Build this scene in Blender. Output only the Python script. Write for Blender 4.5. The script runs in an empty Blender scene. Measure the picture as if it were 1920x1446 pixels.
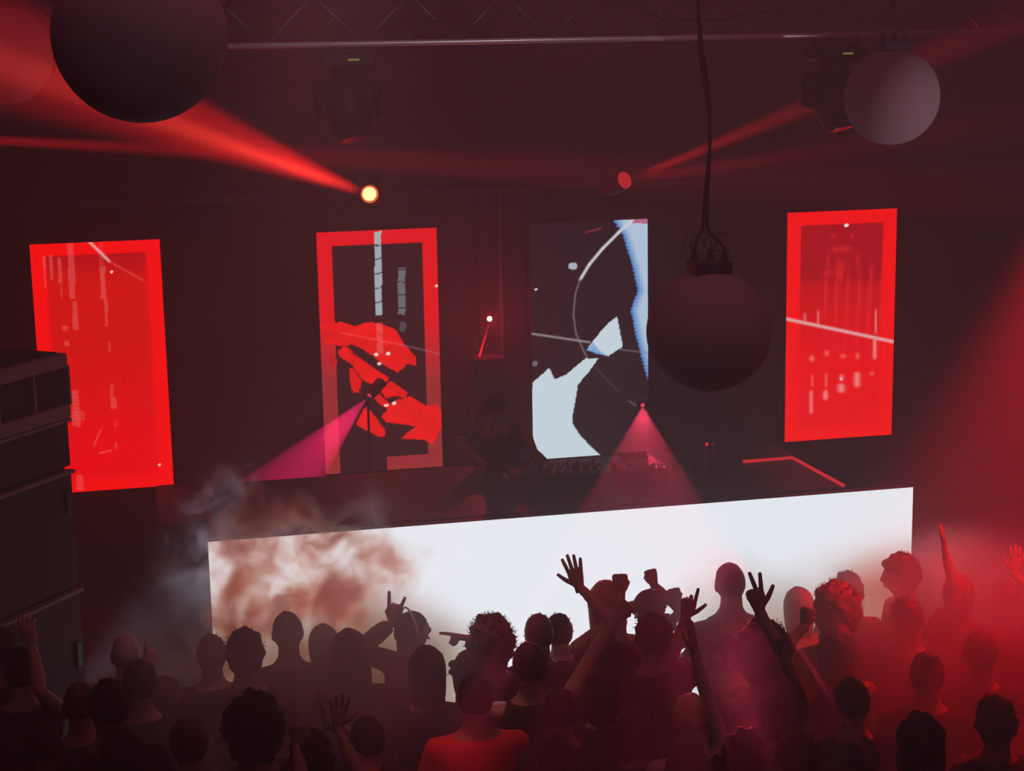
import bpy, math, random
import numpy as np
from mathutils import Vector, Matrix
C = bpy.context.scene.collection
sc = bpy.context.scene
rnd = random.Random(7)
PI = math.pi
W, H = 1920, 1446

# ------------------------------------------------------------------ camera
FPX, PITCH, YAW, ROLL = 3290.0, .1984, .2143, -.01857
CAM = np.array([0, 0, 4.8])
_F = np.array([math.sin(YAW)*math.cos(PITCH), math.cos(YAW)*math.cos(PITCH), -math.sin(PITCH)])
_R0 = np.cross(_F, [0, 0, 1]); _R0 /= np.linalg.norm(_R0); _U0 = np.cross(_R0, _F)
_R = _R0*math.cos(ROLL)+_U0*math.sin(ROLL); _U = -_R0*math.sin(ROLL)+_U0*math.cos(ROLL)
def ray(x, y): return _F+_R*(x-960)/FPX-_U*(y-723)/FPX
def atY(x, y, Y): d = ray(x, y); return CAM+d*(Y-CAM[1])/d[1]
def atZ(x, y, Z): d = ray(x, y); return CAM+d*(Z-CAM[2])/d[2]
def atD(x, y, D): return CAM+ray(x, y)*D
def depth(p): return float((np.array(p)-CAM)@_F)
def proj(p):
    q = np.array(p)-CAM; return 960+FPX*(q@_R)/(q@_F), 723-FPX*(q@_U)/(q@_F)
cam = bpy.data.objects.new('camera', bpy.data.cameras.new('camera')); C.objects.link(cam)
cam.data.sensor_width = 36; cam.data.lens = FPX/W*36; cam.data.clip_end = 100
M = Matrix(((_R[0], _U[0], -_F[0], 0), (_R[1], _U[1], -_F[1], 0), (_R[2], _U[2], -_F[2], CAM[2]), (0, 0, 0, 1)))
cam.matrix_world = M
sc.camera = cam

# ------------------------------------------------------------------ render look
vs = sc.view_settings
vs.view_transform = 'Standard'; vs.look = 'None'; vs.gamma = 1; vs.use_curve_mapping = False; vs.exposure = 0
cy = sc.cycles
cy.max_bounces = 4; cy.diffuse_bounces = 2; cy.glossy_bounces = 2; cy.transmission_bounces = 2
cy.volume_bounces = 0; cy.transparent_max_bounces = 8
cy.volume_step_rate = 2.0; cy.volume_max_steps = 128
cy.sample_clamp_indirect = 2; cy.sample_clamp_direct = 6
cy.caustics_reflective = False; cy.caustics_refractive = False
cy.use_denoising = True
cy.use_adaptive_sampling = False

# ------------------------------------------------------------------ world: black night club filled with thin haze
w = bpy.data.worlds.new('world'); sc.world = w; w.use_nodes = True
nt = w.node_tree; nt.nodes.clear()
wo = nt.nodes.new('ShaderNodeOutputWorld')
bg = nt.nodes.new('ShaderNodeBackground'); bg.inputs[0].default_value = (0, 0, 0, 1)
vsn = nt.nodes.new('ShaderNodeVolumeScatter')
HAZE = .047
vsn.inputs['Color'].default_value = (.92, .95, 1, 1); vsn.inputs['Density'].default_value = HAZE
vsn.inputs['Anisotropy'].default_value = .25
nt.links.new(bg.outputs[0], wo.inputs['Surface']); nt.links.new(vsn.outputs[0], wo.inputs['Volume'])

# ------------------------------------------------------------------ lights of the club, plus added unseen fills
def aim(o, target):
    d = Vector(target)-o.location; o.rotation_euler = d.to_track_quat('-Z', 'Y').to_euler()
def spot(name, loc, target, watts, col, deg, blend=.3, r=.03, scale=None):
    l = bpy.data.lights.new(name, 'SPOT'); l.energy = watts; l.color = col; l.spot_size = math.radians(deg); l.spot_blend = blend; l.shadow_soft_size = r
    o = bpy.data.objects.new(name, l); C.objects.link(o); o.location = loc; aim(o, target)
    if scale: o.scale = scale
    return o
def area(name, loc, target, watts, col, sx, sy, spread=180):
    l = bpy.data.lights.new(name, 'AREA'); l.energy = watts; l.color = col; l.shape = 'RECTANGLE'; l.size = sx; l.size_y = sy; l.spread = math.radians(spread)
    o = bpy.data.objects.new(name, l); C.objects.link(o); o.location = loc; aim(o, target); return o
RED = (1, .006, .02)
LAMP1 = atY(693, 364, 13.2); LAMP2 = atY(1171, 338, 13.2)
BS = (.86, 1, 1, .93)
B1, B2, B3, B4 = [atD(x, y, FPX*.3*k/r) for (x, y, r), k in zip(((5, 103, 92), (262, 66, 163), (1329, 622, 117), (1672, 182, 89)), BS)]
# beam from the lamp above the second screen across to the far left ball
spot('beam_lamp_light', LAMP1-np.array([.035, .05, -.01]), atD(60, 118, 8.4), 13000, (1, .010, .012), 7, .6, .03)
spot('beam_core_light', LAMP1-np.array([.035, .05, -.01]), atD(330, 235, 10.2), 32000, (1, .06, .03), 2.6, .6, .03)
# beam from a fixture off to the left, pointing right
spot('side_beam_light', atD(-110, 258, 11.3), atD(430, 286, 12.0), 22000, (1, .008, .012), 4.0, .7, .03)
# two narrow beams from the lamp over the third screen
spot('right_beam_light', LAMP2+np.array([.035, -.05, .008]), atD(1500, 205, 12.4), 7000, (1, .015, .02), 4.5, .35, .03)
spot('right_beam_low_light', LAMP2+np.array([.035, -.05, .008]), atD(1480, 292, 12.4), 2000, (1, .015, .02), 5, .5, .03)
# red wash from a big fixture off the right side
spot('red_wash_light', atD(2120, 200, 9.3), atD(1960, 1100, 9.5), 3200, RED, 54, .6, .15)
# dim unseen fills added above crowd and stage to lift the haze
area('haze_fill_crowd', (3, 6.5, 6.7), (3, 6.5, 0), 44, (1, .19, .28), 8, 3)
area('haze_fill_stage', (3, 13.2, 6.7), (3, 13.0, 0), 30, (1, .16, .25), 9, 1.6)
spot('smoke_uplight', (1.0, 10.45, .15), (1.05, 10.35, 2), 130, (1, .13, .06), 80, 1, .1)
spot('truss_fill', (1.3, 7.4, 6.5), (1.9, 10.7, 4.75), 170, (.95, .8, .92), 60, .8, .15, (1, .18, 1))  # added unseen light, brightens the truss chord
area('front_fill', (1.5, 2.5, 6.7), (2.5, 9, 4.6), 12, (1, .5, .6), 2, .5, 110)  # added unseen light from the front, lifts the hanging balls
spot('red_shirt_fill', (.2, 5.0, 6.6), tuple(atD(812, 1420, 8.35)), 700, (1, .02, .06), 7, .7, .1)  # added light with no fixture, reddens the shirt shoulder
spot('crowd_smoke_fill', (1.0, 8.5, 6.6), (1.0, 8.8, 1.6), 560, (1, .34, .38), 34, 1, .2)  # added from above to brighten the smoke over the left crowd
spot('plume_fill', (-.5, 11.3, .62), tuple(atD(500, 965, 11.0)), 95, (.9, .72, .95), 34, .8, .1)  # added hidden light that brightens the plume
spot('lilac_ball_fill', (7.2, 6.0, 2.6), tuple(B4), 520, (.9, .6, .75), 10, .6, .1)  # added unseen light to make the upper right ball paler

# ------------------------------------------------------------------ materials
def mat(name, col, rough=.7, metal=0, bump=0, bscale=40, var=.12, vscale=6, spec=.3):
    m = bpy.data.materials.new(name); m.use_nodes = True; n = m.node_tree; b = n.nodes['Principled BSDF']
    tc = n.nodes.new('ShaderNodeTexCoord')
    nz = n.nodes.new('ShaderNodeTexNoise'); nz.inputs['Scale'].default_value = vscale; nz.inputs['Detail'].default_value = 2
    n.links.new(tc.outputs['Object'], nz.inputs['Vector'])
    mx = n.nodes.new('ShaderNodeMix'); mx.data_type = 'RGBA'
    mx.inputs['A'].default_value = (*[c*(1-var) for c in col], 1); mx.inputs['B'].default_value = (*[min(1, c*(1+var)) for c in col], 1)
    n.links.new(nz.outputs['Fac'], mx.inputs['Factor']); n.links.new(mx.outputs['Result'], b.inputs['Base Color'])
    b.inputs['Roughness'].default_value = rough; b.inputs['Metallic'].default_value = metal; b.inputs['Specular IOR Level'].default_value = spec
    if bump:
        n2 = n.nodes.new('ShaderNodeTexNoise'); n2.inputs['Scale'].default_value = bscale
        n.links.new(tc.outputs['Object'], n2.inputs['Vector'])
        bp = n.nodes.new('ShaderNodeBump'); bp.inputs['Strength'].default_value = bump; bp.inputs['Distance'].default_value = .01
        n.links.new(n2.outputs['Fac'], bp.inputs['Height']); n.links.new(bp.outputs['Normal'], b.inputs['Normal'])
    return m
def emat(name, col, s=1):
    m = bpy.data.materials.new(name); m.use_nodes = True; n = m.node_tree; n.nodes.clear()
    o = n.nodes.new('ShaderNodeOutputMaterial'); e = n.nodes.new('ShaderNodeEmission')
    e.inputs[0].default_value = (*col, 1); e.inputs[1].default_value = s; n.links.new(e.outputs[0], o.inputs[0]); return m
m_wall = mat('black_paint', (.035, .030, .032), .85, bump=.1, bscale=8)
m_floor = mat('dark_floor', (.03, .028, .028), .5)
m_stage = mat('stage_deck', (.03, .03, .03), .7)
m_desk = mat('matt_black_laminate', (.025, .025, .027), .45)
m_blackmetal = mat('black_metal', (.02, .02, .022), .4, .3)
m_grey = mat('grey_metal', (.10, .095, .095), .6, .1)
m_bar = mat('pale_speaker_trim', (.30, .27, .27), .7)
m_grille = mat('speaker_grille', (.045, .04, .042), .75, bump=.3, bscale=300)
m_cab = mat('speaker_paint', (.022, .02, .021), .7, bump=.2, bscale=150)
m_alu = mat('aluminium', (.55, .53, .55), .4, .6)
m_brace = mat('dull_aluminium', (.12, .115, .12), .5, .6)
m_ball = mat('grey_stretch_fabric', (.26, .24, .25), .9, bump=.15, bscale=120, var=.05)
m_cable = mat('black_cable', (.012, .012, .012), .7)
m_gear = mat('gear_plastic', (.02, .02, .022), .45)
m_knob = mat('white_plastic', (.85, .85, .85), .4)
m_glass = mat('dark_glass', (.02, .02, .02), .08, spec=.8)
m_bottle = mat('bottle_glass', (.25, .28, .26), .1, spec=.9)
m_skin = [mat('skin_light', (.42, .27, .20), .55), mat('skin_tan', (.30, .18, .12), .55), mat('skin_deep', (.12, .07, .05), .55)]
m_eye = mat('eye_white', (.6, .6, .6), .2)
m_iris = mat('iris', (.03, .02, .015), .2)
m_lip = mat('lip', (.30, .12, .11), .5)
m_hair = {'black': mat('black_hair', (.012, .010, .010), .6), 'brown': mat('brown_hair', (.05, .028, .018), .6), 'blond': mat('blond_hair', (.38, .25, .13), .6),
          'auburn': mat('auburn_hair', (.14, .045, .025), .6), 'grey': mat('grey_hair', (.25, .24, .24), .6)}
m_cloth = {'black': mat('black_cotton', (.015, .015, .016), .9), 'grey': mat('grey_cotton', (.16, .16, .17), .9), 'white': mat('white_cotton', (.55, .55, .56), .9),
           'navy': mat('navy_cotton', (.02, .025, .05), .9), 'red': mat('red_cotton', (.5, .02, .02), .9), 'brown': mat('brown_cotton', (.10, .06, .04), .9), 'tan': mat('tan_cotton', (.35, .27, .2), .9)}
m_denim = mat('dark_denim', (.02, .025, .045), .9)
m_shoe = mat('shoe_leather', (.03, .03, .03), .6)
m_redstrip = emat('red_light_strip', (.85, .02, .03), 1)

# ------------------------------------------------------------------ mesh helpers
class MB:
    def __init__(s): s.v = []; s.f = []; s.m = []
    def add(s, vs_, fs, mi=0):
        b = len(s.v); s.v += [tuple(map(float, p)) for p in vs_]; s.f += [tuple(b+i for i in f) for f in fs]; s.m += [mi]*len(fs); return s
    def box(s, c, d, rot=None, mi=0, bev=0):
        x, y, z = [k/2 for k in d]
        if bev:
            b = min(bev, x*.9, y*.9, z*.9); P = []
            for zz, ins in ((-z, b), (-z+b, 0), (z-b, 0), (z, b)):
                X, Y = x-ins, y-ins
                k = b if ins == 0 else b*.5
                P += [(-X+k, -Y, zz), (X-k, -Y, zz), (X, -Y+k, zz), (X, Y-k, zz), (X-k, Y, zz), (-X+k, Y, zz), (-X, Y-k, zz), (-X, -Y+k, zz)]
            F = [tuple(range(7, -1, -1)), tuple(range(24, 32))]
            for r in range(3):
                for i in range(8): F.append((r*8+i, r*8+(i+1) % 8, (r+1)*8+(i+1) % 8, (r+1)*8+i))
        else:
            P = [(-x, -y, -z), (x, -y, -z), (x, y, -z), (-x, y, -z), (-x, -y, z), (x, -y, z), (x, y, z), (-x, y, z)]
            F = [(0, 3, 2, 1), (4, 5, 6, 7), (0, 1, 5, 4), (1, 2, 6, 5), (2, 3, 7, 6), (3, 0, 4, 7)]
        P = np.array(P)
        if rot is not None: P = P@np.array(rot).T
        return s.add(P+np.array(c), F, mi)
    def tube(s, pts, rad, n=8, mi=0, ell=None, up=None, cap=True):
        """ell: per ring (a,b) with up = direction of b axis"""
        pts = np.array(pts, float); k = len(pts)
        if np.isscalar(rad): rad = [rad]*k
        P = []; prev = None
        for i in range(k):
            t = pts[min(i+1, k-1)]-pts[max(i-1, 0)]; t /= (np.linalg.norm(t)+1e-9)
            if up is not None: b = np.array(up, float)
            elif prev is not None: b = prev
            else: b = np.array([0, 0, 1.]) if abs(t[2]) < .9 else np.array([0, 1., 0])
            b = b-t*(b@t); b /= (np.linalg.norm(b)+1e-9); a = np.cross(b, t); prev = b
            ra, rb = (rad[i], rad[i]) if ell is None else ell[i]
            for j in range(n):
                q = 2*PI*j/n; P.append(pts[i]+a*math.cos(q)*ra+b*math.sin(q)*rb)
        F = []
        for i in range(k-1):
            for j in range(n): F.append((i*n+j, i*n+(j+1) % n, (i+1)*n+(j+1) % n, (i+1)*n+j))
        if cap: F.append(tuple(range(n-1, -1, -1))); F.append(tuple((k-1)*n+j for j in range(n)))
        return s.add(P, F, mi)
    def ball(s, c, r, nu=16, nv=10, mi=0, fn=None, rot=None):
        P = [(0, 0, -1)]
        for i in range(1, nv):
            th = PI*i/nv
            for j in range(nu): ph = 2*PI*j/nu; P.append((math.sin(th)*math.cos(ph), math.sin(th)*math.sin(ph), -math.cos(th)))
        P.append((0, 0, 1)); P = np.array(P)
        if fn is not None: P = fn(P)
        P = P*np.array(r)
        if rot is not None: P = P@np.array(rot).T
        F = [(0, 1+(j+1) % nu, 1+j) for j in range(nu)]
        for i in range(nv-2):
            for j in range(nu): a = 1+i*nu; F.append((a+j, a+(j+1) % nu, a+nu+(j+1) % nu, a+nu+j))
        t = len(P)-1; a = 1+(nv-2)*nu
        F += [(a+j, a+(j+1) % nu, t) for j in range(nu)]
        return s.add(P+np.array(c), F, mi)
    def mesh(s, name, mats, smooth=True):
        me = bpy.data.meshes.new(name); me.from_pydata(s.v, [], s.f)
        for m in (mats if isinstance(mats, (list, tuple)) else [mats]): me.materials.append(m)
        if any(s.m): me.polygons.foreach_set('material_index', s.m)
        if smooth: me.polygons.foreach_set('use_smooth', [True]*len(s.f))
        me.update(); return me
    def build(s, name, mats, parent=None, smooth=False, loc=None):
        me = s.mesh(name, mats, smooth)
        if loc is not None: me.transform(Matrix.Translation(-Vector(loc)))
        o = bpy.data.objects.new(name, me); C.objects.link(o)
        if loc is not None: o.location = loc
        if parent: o.parent = parent
        return o
def tag(o, label=None, cat=None, group=None, kind=None):
    if label: o['label'] = label
    if cat: o['category'] = cat
    if group: o['group'] = group
    if kind: o['kind'] = kind
    return o
def empty(name, loc=(0, 0, 0), rz=0, s=1):
    o = bpy.data.objects.new(name, None); C.objects.link(o); o.location = loc; o.rotation_euler = (0, 0, rz); o.scale = (s, s, s); o.empty_display_size = .1
    return o
def copy_tree(o, parent=None):
    c = o.copy(); C.objects.link(c); c.parent = parent
    for ch in list(o.children): copy_tree(ch, c)
    return c
def Rz(a): c, s = math.cos(a), math.sin(a); return np.array([[c, -s, 0], [s, c, 0], [0, 0, 1]])
def Rx(a): c, s = math.cos(a), math.sin(a); return np.array([[1, 0, 0], [0, c, -s], [0, s, c]])
def Ry(a): c, s = math.cos(a), math.sin(a); return np.array([[c, 0, s], [0, 1, 0], [-s, 0, c]])

# ------------------------------------------------------------------ room shell
WY = 14.35
def struct(name, mb, m): return tag(mb.build(name, m), kind='structure')
struct('floor', MB().box((2, 5.5, -.05), (18, 18, .1)), m_floor)
struct('ceiling', MB().box((2, 5.5, 6.85), (18, 18, .1)), m_wall)
struct('wall_back', MB().box((2, WY+.05, 3.4), (18, .1, 6.8)), m_wall)
struct('wall_left', MB().box((-7, 5.5, 3.4), (.1, 18, 6.8)), m_wall)
struct('wall_right', MB().box((11, 5.5, 3.4), (.1, 18, 6.8)), m_wall)
struct('wall_front', MB().box((2, -3.45, 3.4), (18, .1, 6.8)), m_wall)
# seams and rails on the back wall seen as faint lines
struct('trim_1', MB().box((3, WY-.04, 3.52), (10.6, .06, .035)), m_grey)
struct('trim_2', MB().box((3.03, WY-.04, 2.3), (.03, .06, 2.4)), m_grey)
struct('trim_3', MB().box((2.86, WY-.03, 2.3), (.03, .04, 2.4)), m_wall)

# stage deck
st = empty('stage', (3, 12.7, 0)); tag(st, 'low black stage platform behind the long white screen', 'stage')
for k in range(6):
    d = MB().box((0, 0, 0), (1.56, 3.2, .06), bev=.008).build('deck_panel', m_stage, st); d.location = (-3.95+k*1.58, 0, .42)
MB().box((0, 0, .19), (9.3, 3.0, .38)).build('base', m_blackmetal, st)

# ------------------------------------------------------------------ screens
def poly_mask(X, Y, pts):
    inside = np.zeros(X.shape, bool); n = len(pts)
    for i in range(n):
        x1, y1 = pts[i]; x2, y2 = pts[(i+1) % n]
        c = ((y1 > Y) != (y2 > Y)) & (X < (x2-x1)*(Y-y1)/((y2-y1) if y2 != y1 else 1e-9)+x1)
        inside ^= c
    return inside
def seg(X, Y, a, b, wd):
    ax, ay = a; bx, by = b; dx, dy = bx-ax, by-ay; L = dx*dx+dy*dy
    t = np.clip(((X-ax)*dx+(Y-ay)*dy)/L, 0, 1); d = np.hypot(X-ax-t*dx, Y-ay-t*dy)
    return np.clip(1.2-d/wd, 0, 1)
def lin(c): c = np.array(c, float)/255; return np.where(c <= .04045, c/12.92, ((c+.055)/1.055)**2.4)
m_led = bpy.data.materials.new('screen_pixels'); m_led.use_nodes = True
_n = m_led.node_tree; _n.nodes.clear(); _o = _n.nodes.new('ShaderNodeOutputMaterial'); _e = _n.nodes.new('ShaderNodeEmission'); _a = _n.nodes.new('ShaderNodeVertexColor'); _a.layer_name = 'Col'
_e.inputs[1].default_value = 1.6; _n.links.new(_a.outputs['Color'], _e.inputs[0]); _n.links.new(_e.outputs[0], _o.inputs[0])
def screen(label, x0, x1, paint):
    z0, z1, y = 1.22, 3.24, 14.2
    t = empty('video_screen', ((x0+x1)/2, y, z0)); tag(t, label, 'screen', 'tall video screens on the back wall')
    w_, h_ = x1-x0, z1-z0
    MB().box((0, .055, h_/2), (w_+.03, .09, h_+.03), bev=.01).build('housing', m_blackmetal, t)
    for zz in (.3, h_-.3): MB().box((0, .12, zz), (.5, .05, .06)).build('wall_bracket', m_blackmetal, t)
    nx, nz = 110, 220
    xs, zs = np.meshgrid(np.linspace(0, 1, nx+1), np.linspace(0, 1, nz+1))
    P3 = np.stack([x0+xs*w_, np.full(xs.shape, y), z0+zs*h_], -1)
    q = P3-CAM; X = 960+FPX*(q@_R)/(q@_F); Y = 723-FPX*(q@_U)/(q@_F)
    col = paint(X, Y, xs, zs)
    V = np.stack([xs*w_-w_/2, np.full(xs.shape, 0.), zs*h_], -1).reshape(-1, 3)
    i = np.arange(nx)[None, :]+np.arange(nz)[:, None]*(nx+1)
    F = np.stack([i, i+1, i+nx+2, i+nx+1], -1).reshape(-1, 4)
    me = bpy.data.meshes.new('display'); me.from_pydata(V.tolist(), [], F.tolist()); me.materials.append(m_led)
    ca = me.color_attributes.new('Col', 'FLOAT_COLOR', 'POINT')
    ca.data.foreach_set('color', np.concatenate([col.reshape(-1, 3), np.ones((col.size//3, 1))], 1).ravel().astype(np.float32))
    o = bpy.data.objects.new('display', me); C.objects.link(o); o.parent = t
    return t
FR = lin((252, 6, 4))
def blend(col, mask, c, a=1):
    k = (mask*a)[..., None]; return col*(1-k)+np.array(c)*k
def noise2(X, Y, s, seed=0):
    r = np.random.RandomState(seed); o = 0
    for k in range(5):
        a = r.rand()*6.28; o = o+np.sin((X*math.cos(a)+Y*math.sin(a))*s*(1+k*.6)+r.rand()*6)/(1+k*.4)
    return o/3
def frame(X, xs, zs, bw=.12, bh=.058):
    return ((xs < bw) | (xs > 1-bw) | (zs < bh) | (zs > 1-bh)).astype(float)
def paint1(X, Y, u, v):
    col = np.zeros(X.shape+(3,))
    t = np.clip((Y-470)/60, 0, 1)[..., None]; t2 = np.clip((Y-640)/220, 0, 1)[..., None]
    col = lin((178, 2, 16))*(1-t)+lin((212, 16, 2))*t; col = col*(1-t2)+lin((238, 0, 12))*t2
    col = col*(1+.03*np.sin(Y*2.1))[..., None]
    f = frame(X, u, v, .115, .05); col = blend(col, f, FR)
    pk = lin((235, 90, 90))
    for x, y0, y1, wd, a in ((84, 480, 540, 1.5, .7), (96, 478, 525, 3, .55), (112, 484, 530, 3.5, .6), (115, 530, 560, 1.2, .5), (134, 455, 560, 6, .6), (141, 565, 618, 5, .6), (122, 612, 620, 5, .6),
                             (125, 638, 650, 5, .6), (190, 455, 500, 4, .25), (193, 500, 560, 5, .7), (199, 560, 612, 3, .6), (205, 640, 660, 1.5, .4), (210, 720, 745, 3, .45), (213, 745, 768, 5, .6), (217, 790, 800, 2, .4),
                             (142, 732, 800, 7, .55), (150, 770, 790, 8, .35), (150, 890, 920, 7, .5), (217, 830, 842, 2, .5)):
        xx = x+(Y-(y0+y1)/2)*.04
        m = ((abs(X-xx) < wd) & (Y > y0) & (Y < y1)).astype(float)*(0.75+.25*np.sin(Y*.9+x)); col = blend(col, m, pk, a)
    col = blend(col, seg(X, Y, (166, 452), (205, 490), 2.6), (.9, .5, .5), .9); col = blend(col, seg(X, Y, (205, 490), (268, 526), 1.6), pk, .6)
    col = blend(col, seg(X, Y, (176, 836), (189, 806), 1.6), pk, .7); col = blend(col, seg(X, Y, (186, 850), (208, 845), 1.6), pk, .8)
    col = blend(col, (np.hypot(X-209, Y-510) < 3).astype(float), (1, .7, .6)); col = blend(col, (np.hypot(X-299, Y-872) < 2.5).astype(float), (1, .6, .6))
    return col
def paint2(X, Y, u, v):
    col = np.zeros(X.shape+(3,))+np.array([.014, .005, .007])
    f = frame(X, u, v, .12, .055)
    d = np.clip((Y-590)/130, 0, 1)[..., None]
    fc = lin((228, 8, 16))*(1-d)+lin((150, 42, 46))*d
    gap = (v < .055) & (u < .52) & (u > .12)
    f = f*(1-gap); col = col*(1-f[..., None])+fc*f[..., None]
    wc = lin((165, 185, 195))
    ladder = (abs(X-709-(Y-500)*.012) < 6.5)*(Y > 433)*(Y < 592)*(((Y+3*(X > 712)) % 27) > 2.2)
    col = blend(col, ladder.astype(float), wc, .92)
    col = blend(col, ((abs(X-753) < 7)*(Y > 502)*(Y < 590)*((Y % 24) > 2)).astype(float), wc, .30)
    col = blend(col, ((abs(X-755) < 6)*(Y > 604)*(Y < 621)).astype(float), wc, .12)
    R1 = lin((248, 16, 4)); R2 = lin((205, 20, 16))
    shapes = [([(597, 608), (640, 604), (665, 612), (690, 604), (712, 606), (742, 618), (757, 645), (778, 668), (781, 686), (764, 682), (745, 698), (722, 686), (700, 668), (676, 652), (658, 646), (640, 650), (612, 642)], R1),
              ([(632, 656), (650, 650), (676, 672), (700, 690), (728, 708), (724, 718), (700, 722), (680, 712), (660, 684), (636, 668)], R1),
              ([(655, 690), (664, 692), (679, 718), (674, 736), (662, 736), (656, 715)], R1),
              ([(694, 736), (710, 738), (728, 755), (738, 762), (728, 768), (712, 758)], R1),
              ([(711, 730), (732, 714), (764, 736), (762, 746), (738, 742), (725, 748)], R1),
              ([(738, 752), (770, 744), (800, 762), (820, 758), (828, 775), (828, 800), (812, 834), (795, 824), (752, 824), (770, 806), (782, 800), (760, 796), (725, 793), (716, 782), (724, 770)], R1),
              ([(688, 762), (702, 780), (722, 806), (724, 818), (712, 820), (668, 797), (676, 778)], R1),
              ([(618, 662), (628, 664), (634, 682), (626, 690), (618, 682)], R2)]
    n = noise2(X, Y, .35, 3)
    for p, c in shapes:
        mm = poly_mask(X+n*2, Y+n*1.5, p); sh = np.clip(.88+.2*noise2(X, Y, .12, len(p)), .6, 1)
        col = np.where(mm[..., None], c*sh[..., None], col)
    col = blend(col, seg(X, Y, (655, 660), (740, 706), 2.2), (.02, .003, .004), .8)
    col = blend(col, ((abs(X-712) < 6)*(Y > 606)*(Y < 664)*(np.sin(Y*1.1+X) > -.3)).astype(float), lin((240, 110, 110)), .6)
    col = blend(col, seg(X, Y, (750, 646), (826, 664), 1.3), lin((150, 110, 130)), .6); col = blend(col, seg(X, Y, (640, 624), (750, 646), 1), lin((250, 110, 110)), .5)
    for x, y in ((706, 665), (728, 663), (711, 682), (724, 760), (739, 756), (820, 536)): col = blend(col, (np.hypot((X-x)/1.5, Y-y) < 2.8).astype(float), (1, .75, .65))
    return col
def paint3(X, Y, u, v):
    col = np.zeros(X.shape+(3,))+np.array([.008, .006, .009])
    wc = np.array([.60, .74, .84]); wc2 = np.array([.45, .62, .80])
    edge = np.interp(Y, [412, 440, 500, 545, 580, 620, 690, 715], [1150, 1168, 1186, 1196, 1183, 1190, 1208, 1216])+np.sin(Y*.9)*1.2
    t = np.clip((X-edge)/16, 0, 1); m = (X > edge).astype(float)*(Y < 715)
    bl = np.array([.03, .22, .62])[None, None]*(1-t[..., None])+wc2*t[..., None]
    col = col*(1-m[..., None])+bl*m[..., None]
    col = blend(col, ((X > 1185)*(Y < 419)).astype(float), (.5, .02, .12), .8)
    arc = [(1186, 413), (1160, 436), (1130, 466), (1105, 496), (1088, 524), (1079, 550), (1075, 590), (1080, 625), (1095, 660), (1100, 668)]
    for i in range(len(arc)-1): col = blend(col, seg(X, Y, arc[i], arc[i+1], 3.2 if i < 4 else 2), (.72, .74, .80) if i < 4 else (.16, .13, .16), .95)
    lower = [(998, 718), (1030, 690), (1040, 712), (1062, 702), (1098, 672), (1122, 672), (1102, 700), (1083, 722), (1081, 740), (1074, 776), (1074, 795), (1090, 820), (1128, 856), (1130, 862), (996, 862)]
    mid = [(1157, 594), (1168, 650), (1140, 668), (1100, 656), (1118, 632), (1140, 606)]
    for p in (lower, mid):
        mm = poly_mask(X, Y, p); sh = wc*(1+.05*np.sin(Y*1.6))[..., None]; col = np.where(mm[..., None], sh, col)
    col = blend(col, poly_mask(X, Y, [(1100, 656), (1112, 642), (1124, 658), (1140, 666), (1120, 664)]).astype(float), (.12, .38, .75), .8)
    col = blend(col, seg(X, Y, (998, 626), (1106, 642), 2.2), (.40, .35, .42), .8); col = blend(col, seg(X, Y, (1160, 655), (1215, 662), 1.4), (.25, .2, .25), .7)
    col = blend(col, seg(X, Y, (1116, 688), (1160, 736), 1), (.12, .1, .12), .6); col = blend(col, seg(X, Y, (1180, 752), (1200, 766), 1.3), (.2, .16, .18), .7)
    col = blend(col, seg(X, Y, (1098, 436), (1128, 428), 2.2), (.28, .02, .06), .8)
    col = blend(col, (np.hypot((X-1074)/1.3, Y-499) < 6.5).astype(float), (.42, .48, .62)); col = blend(col, (np.hypot(X-1005, Y-543) < 2.2).astype(float), (.8, .8, .9)); col = blend(col, (np.hypot((X-1003), Y-682) < 5).astype(float), (.15, .13, .18))
    return col
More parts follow.
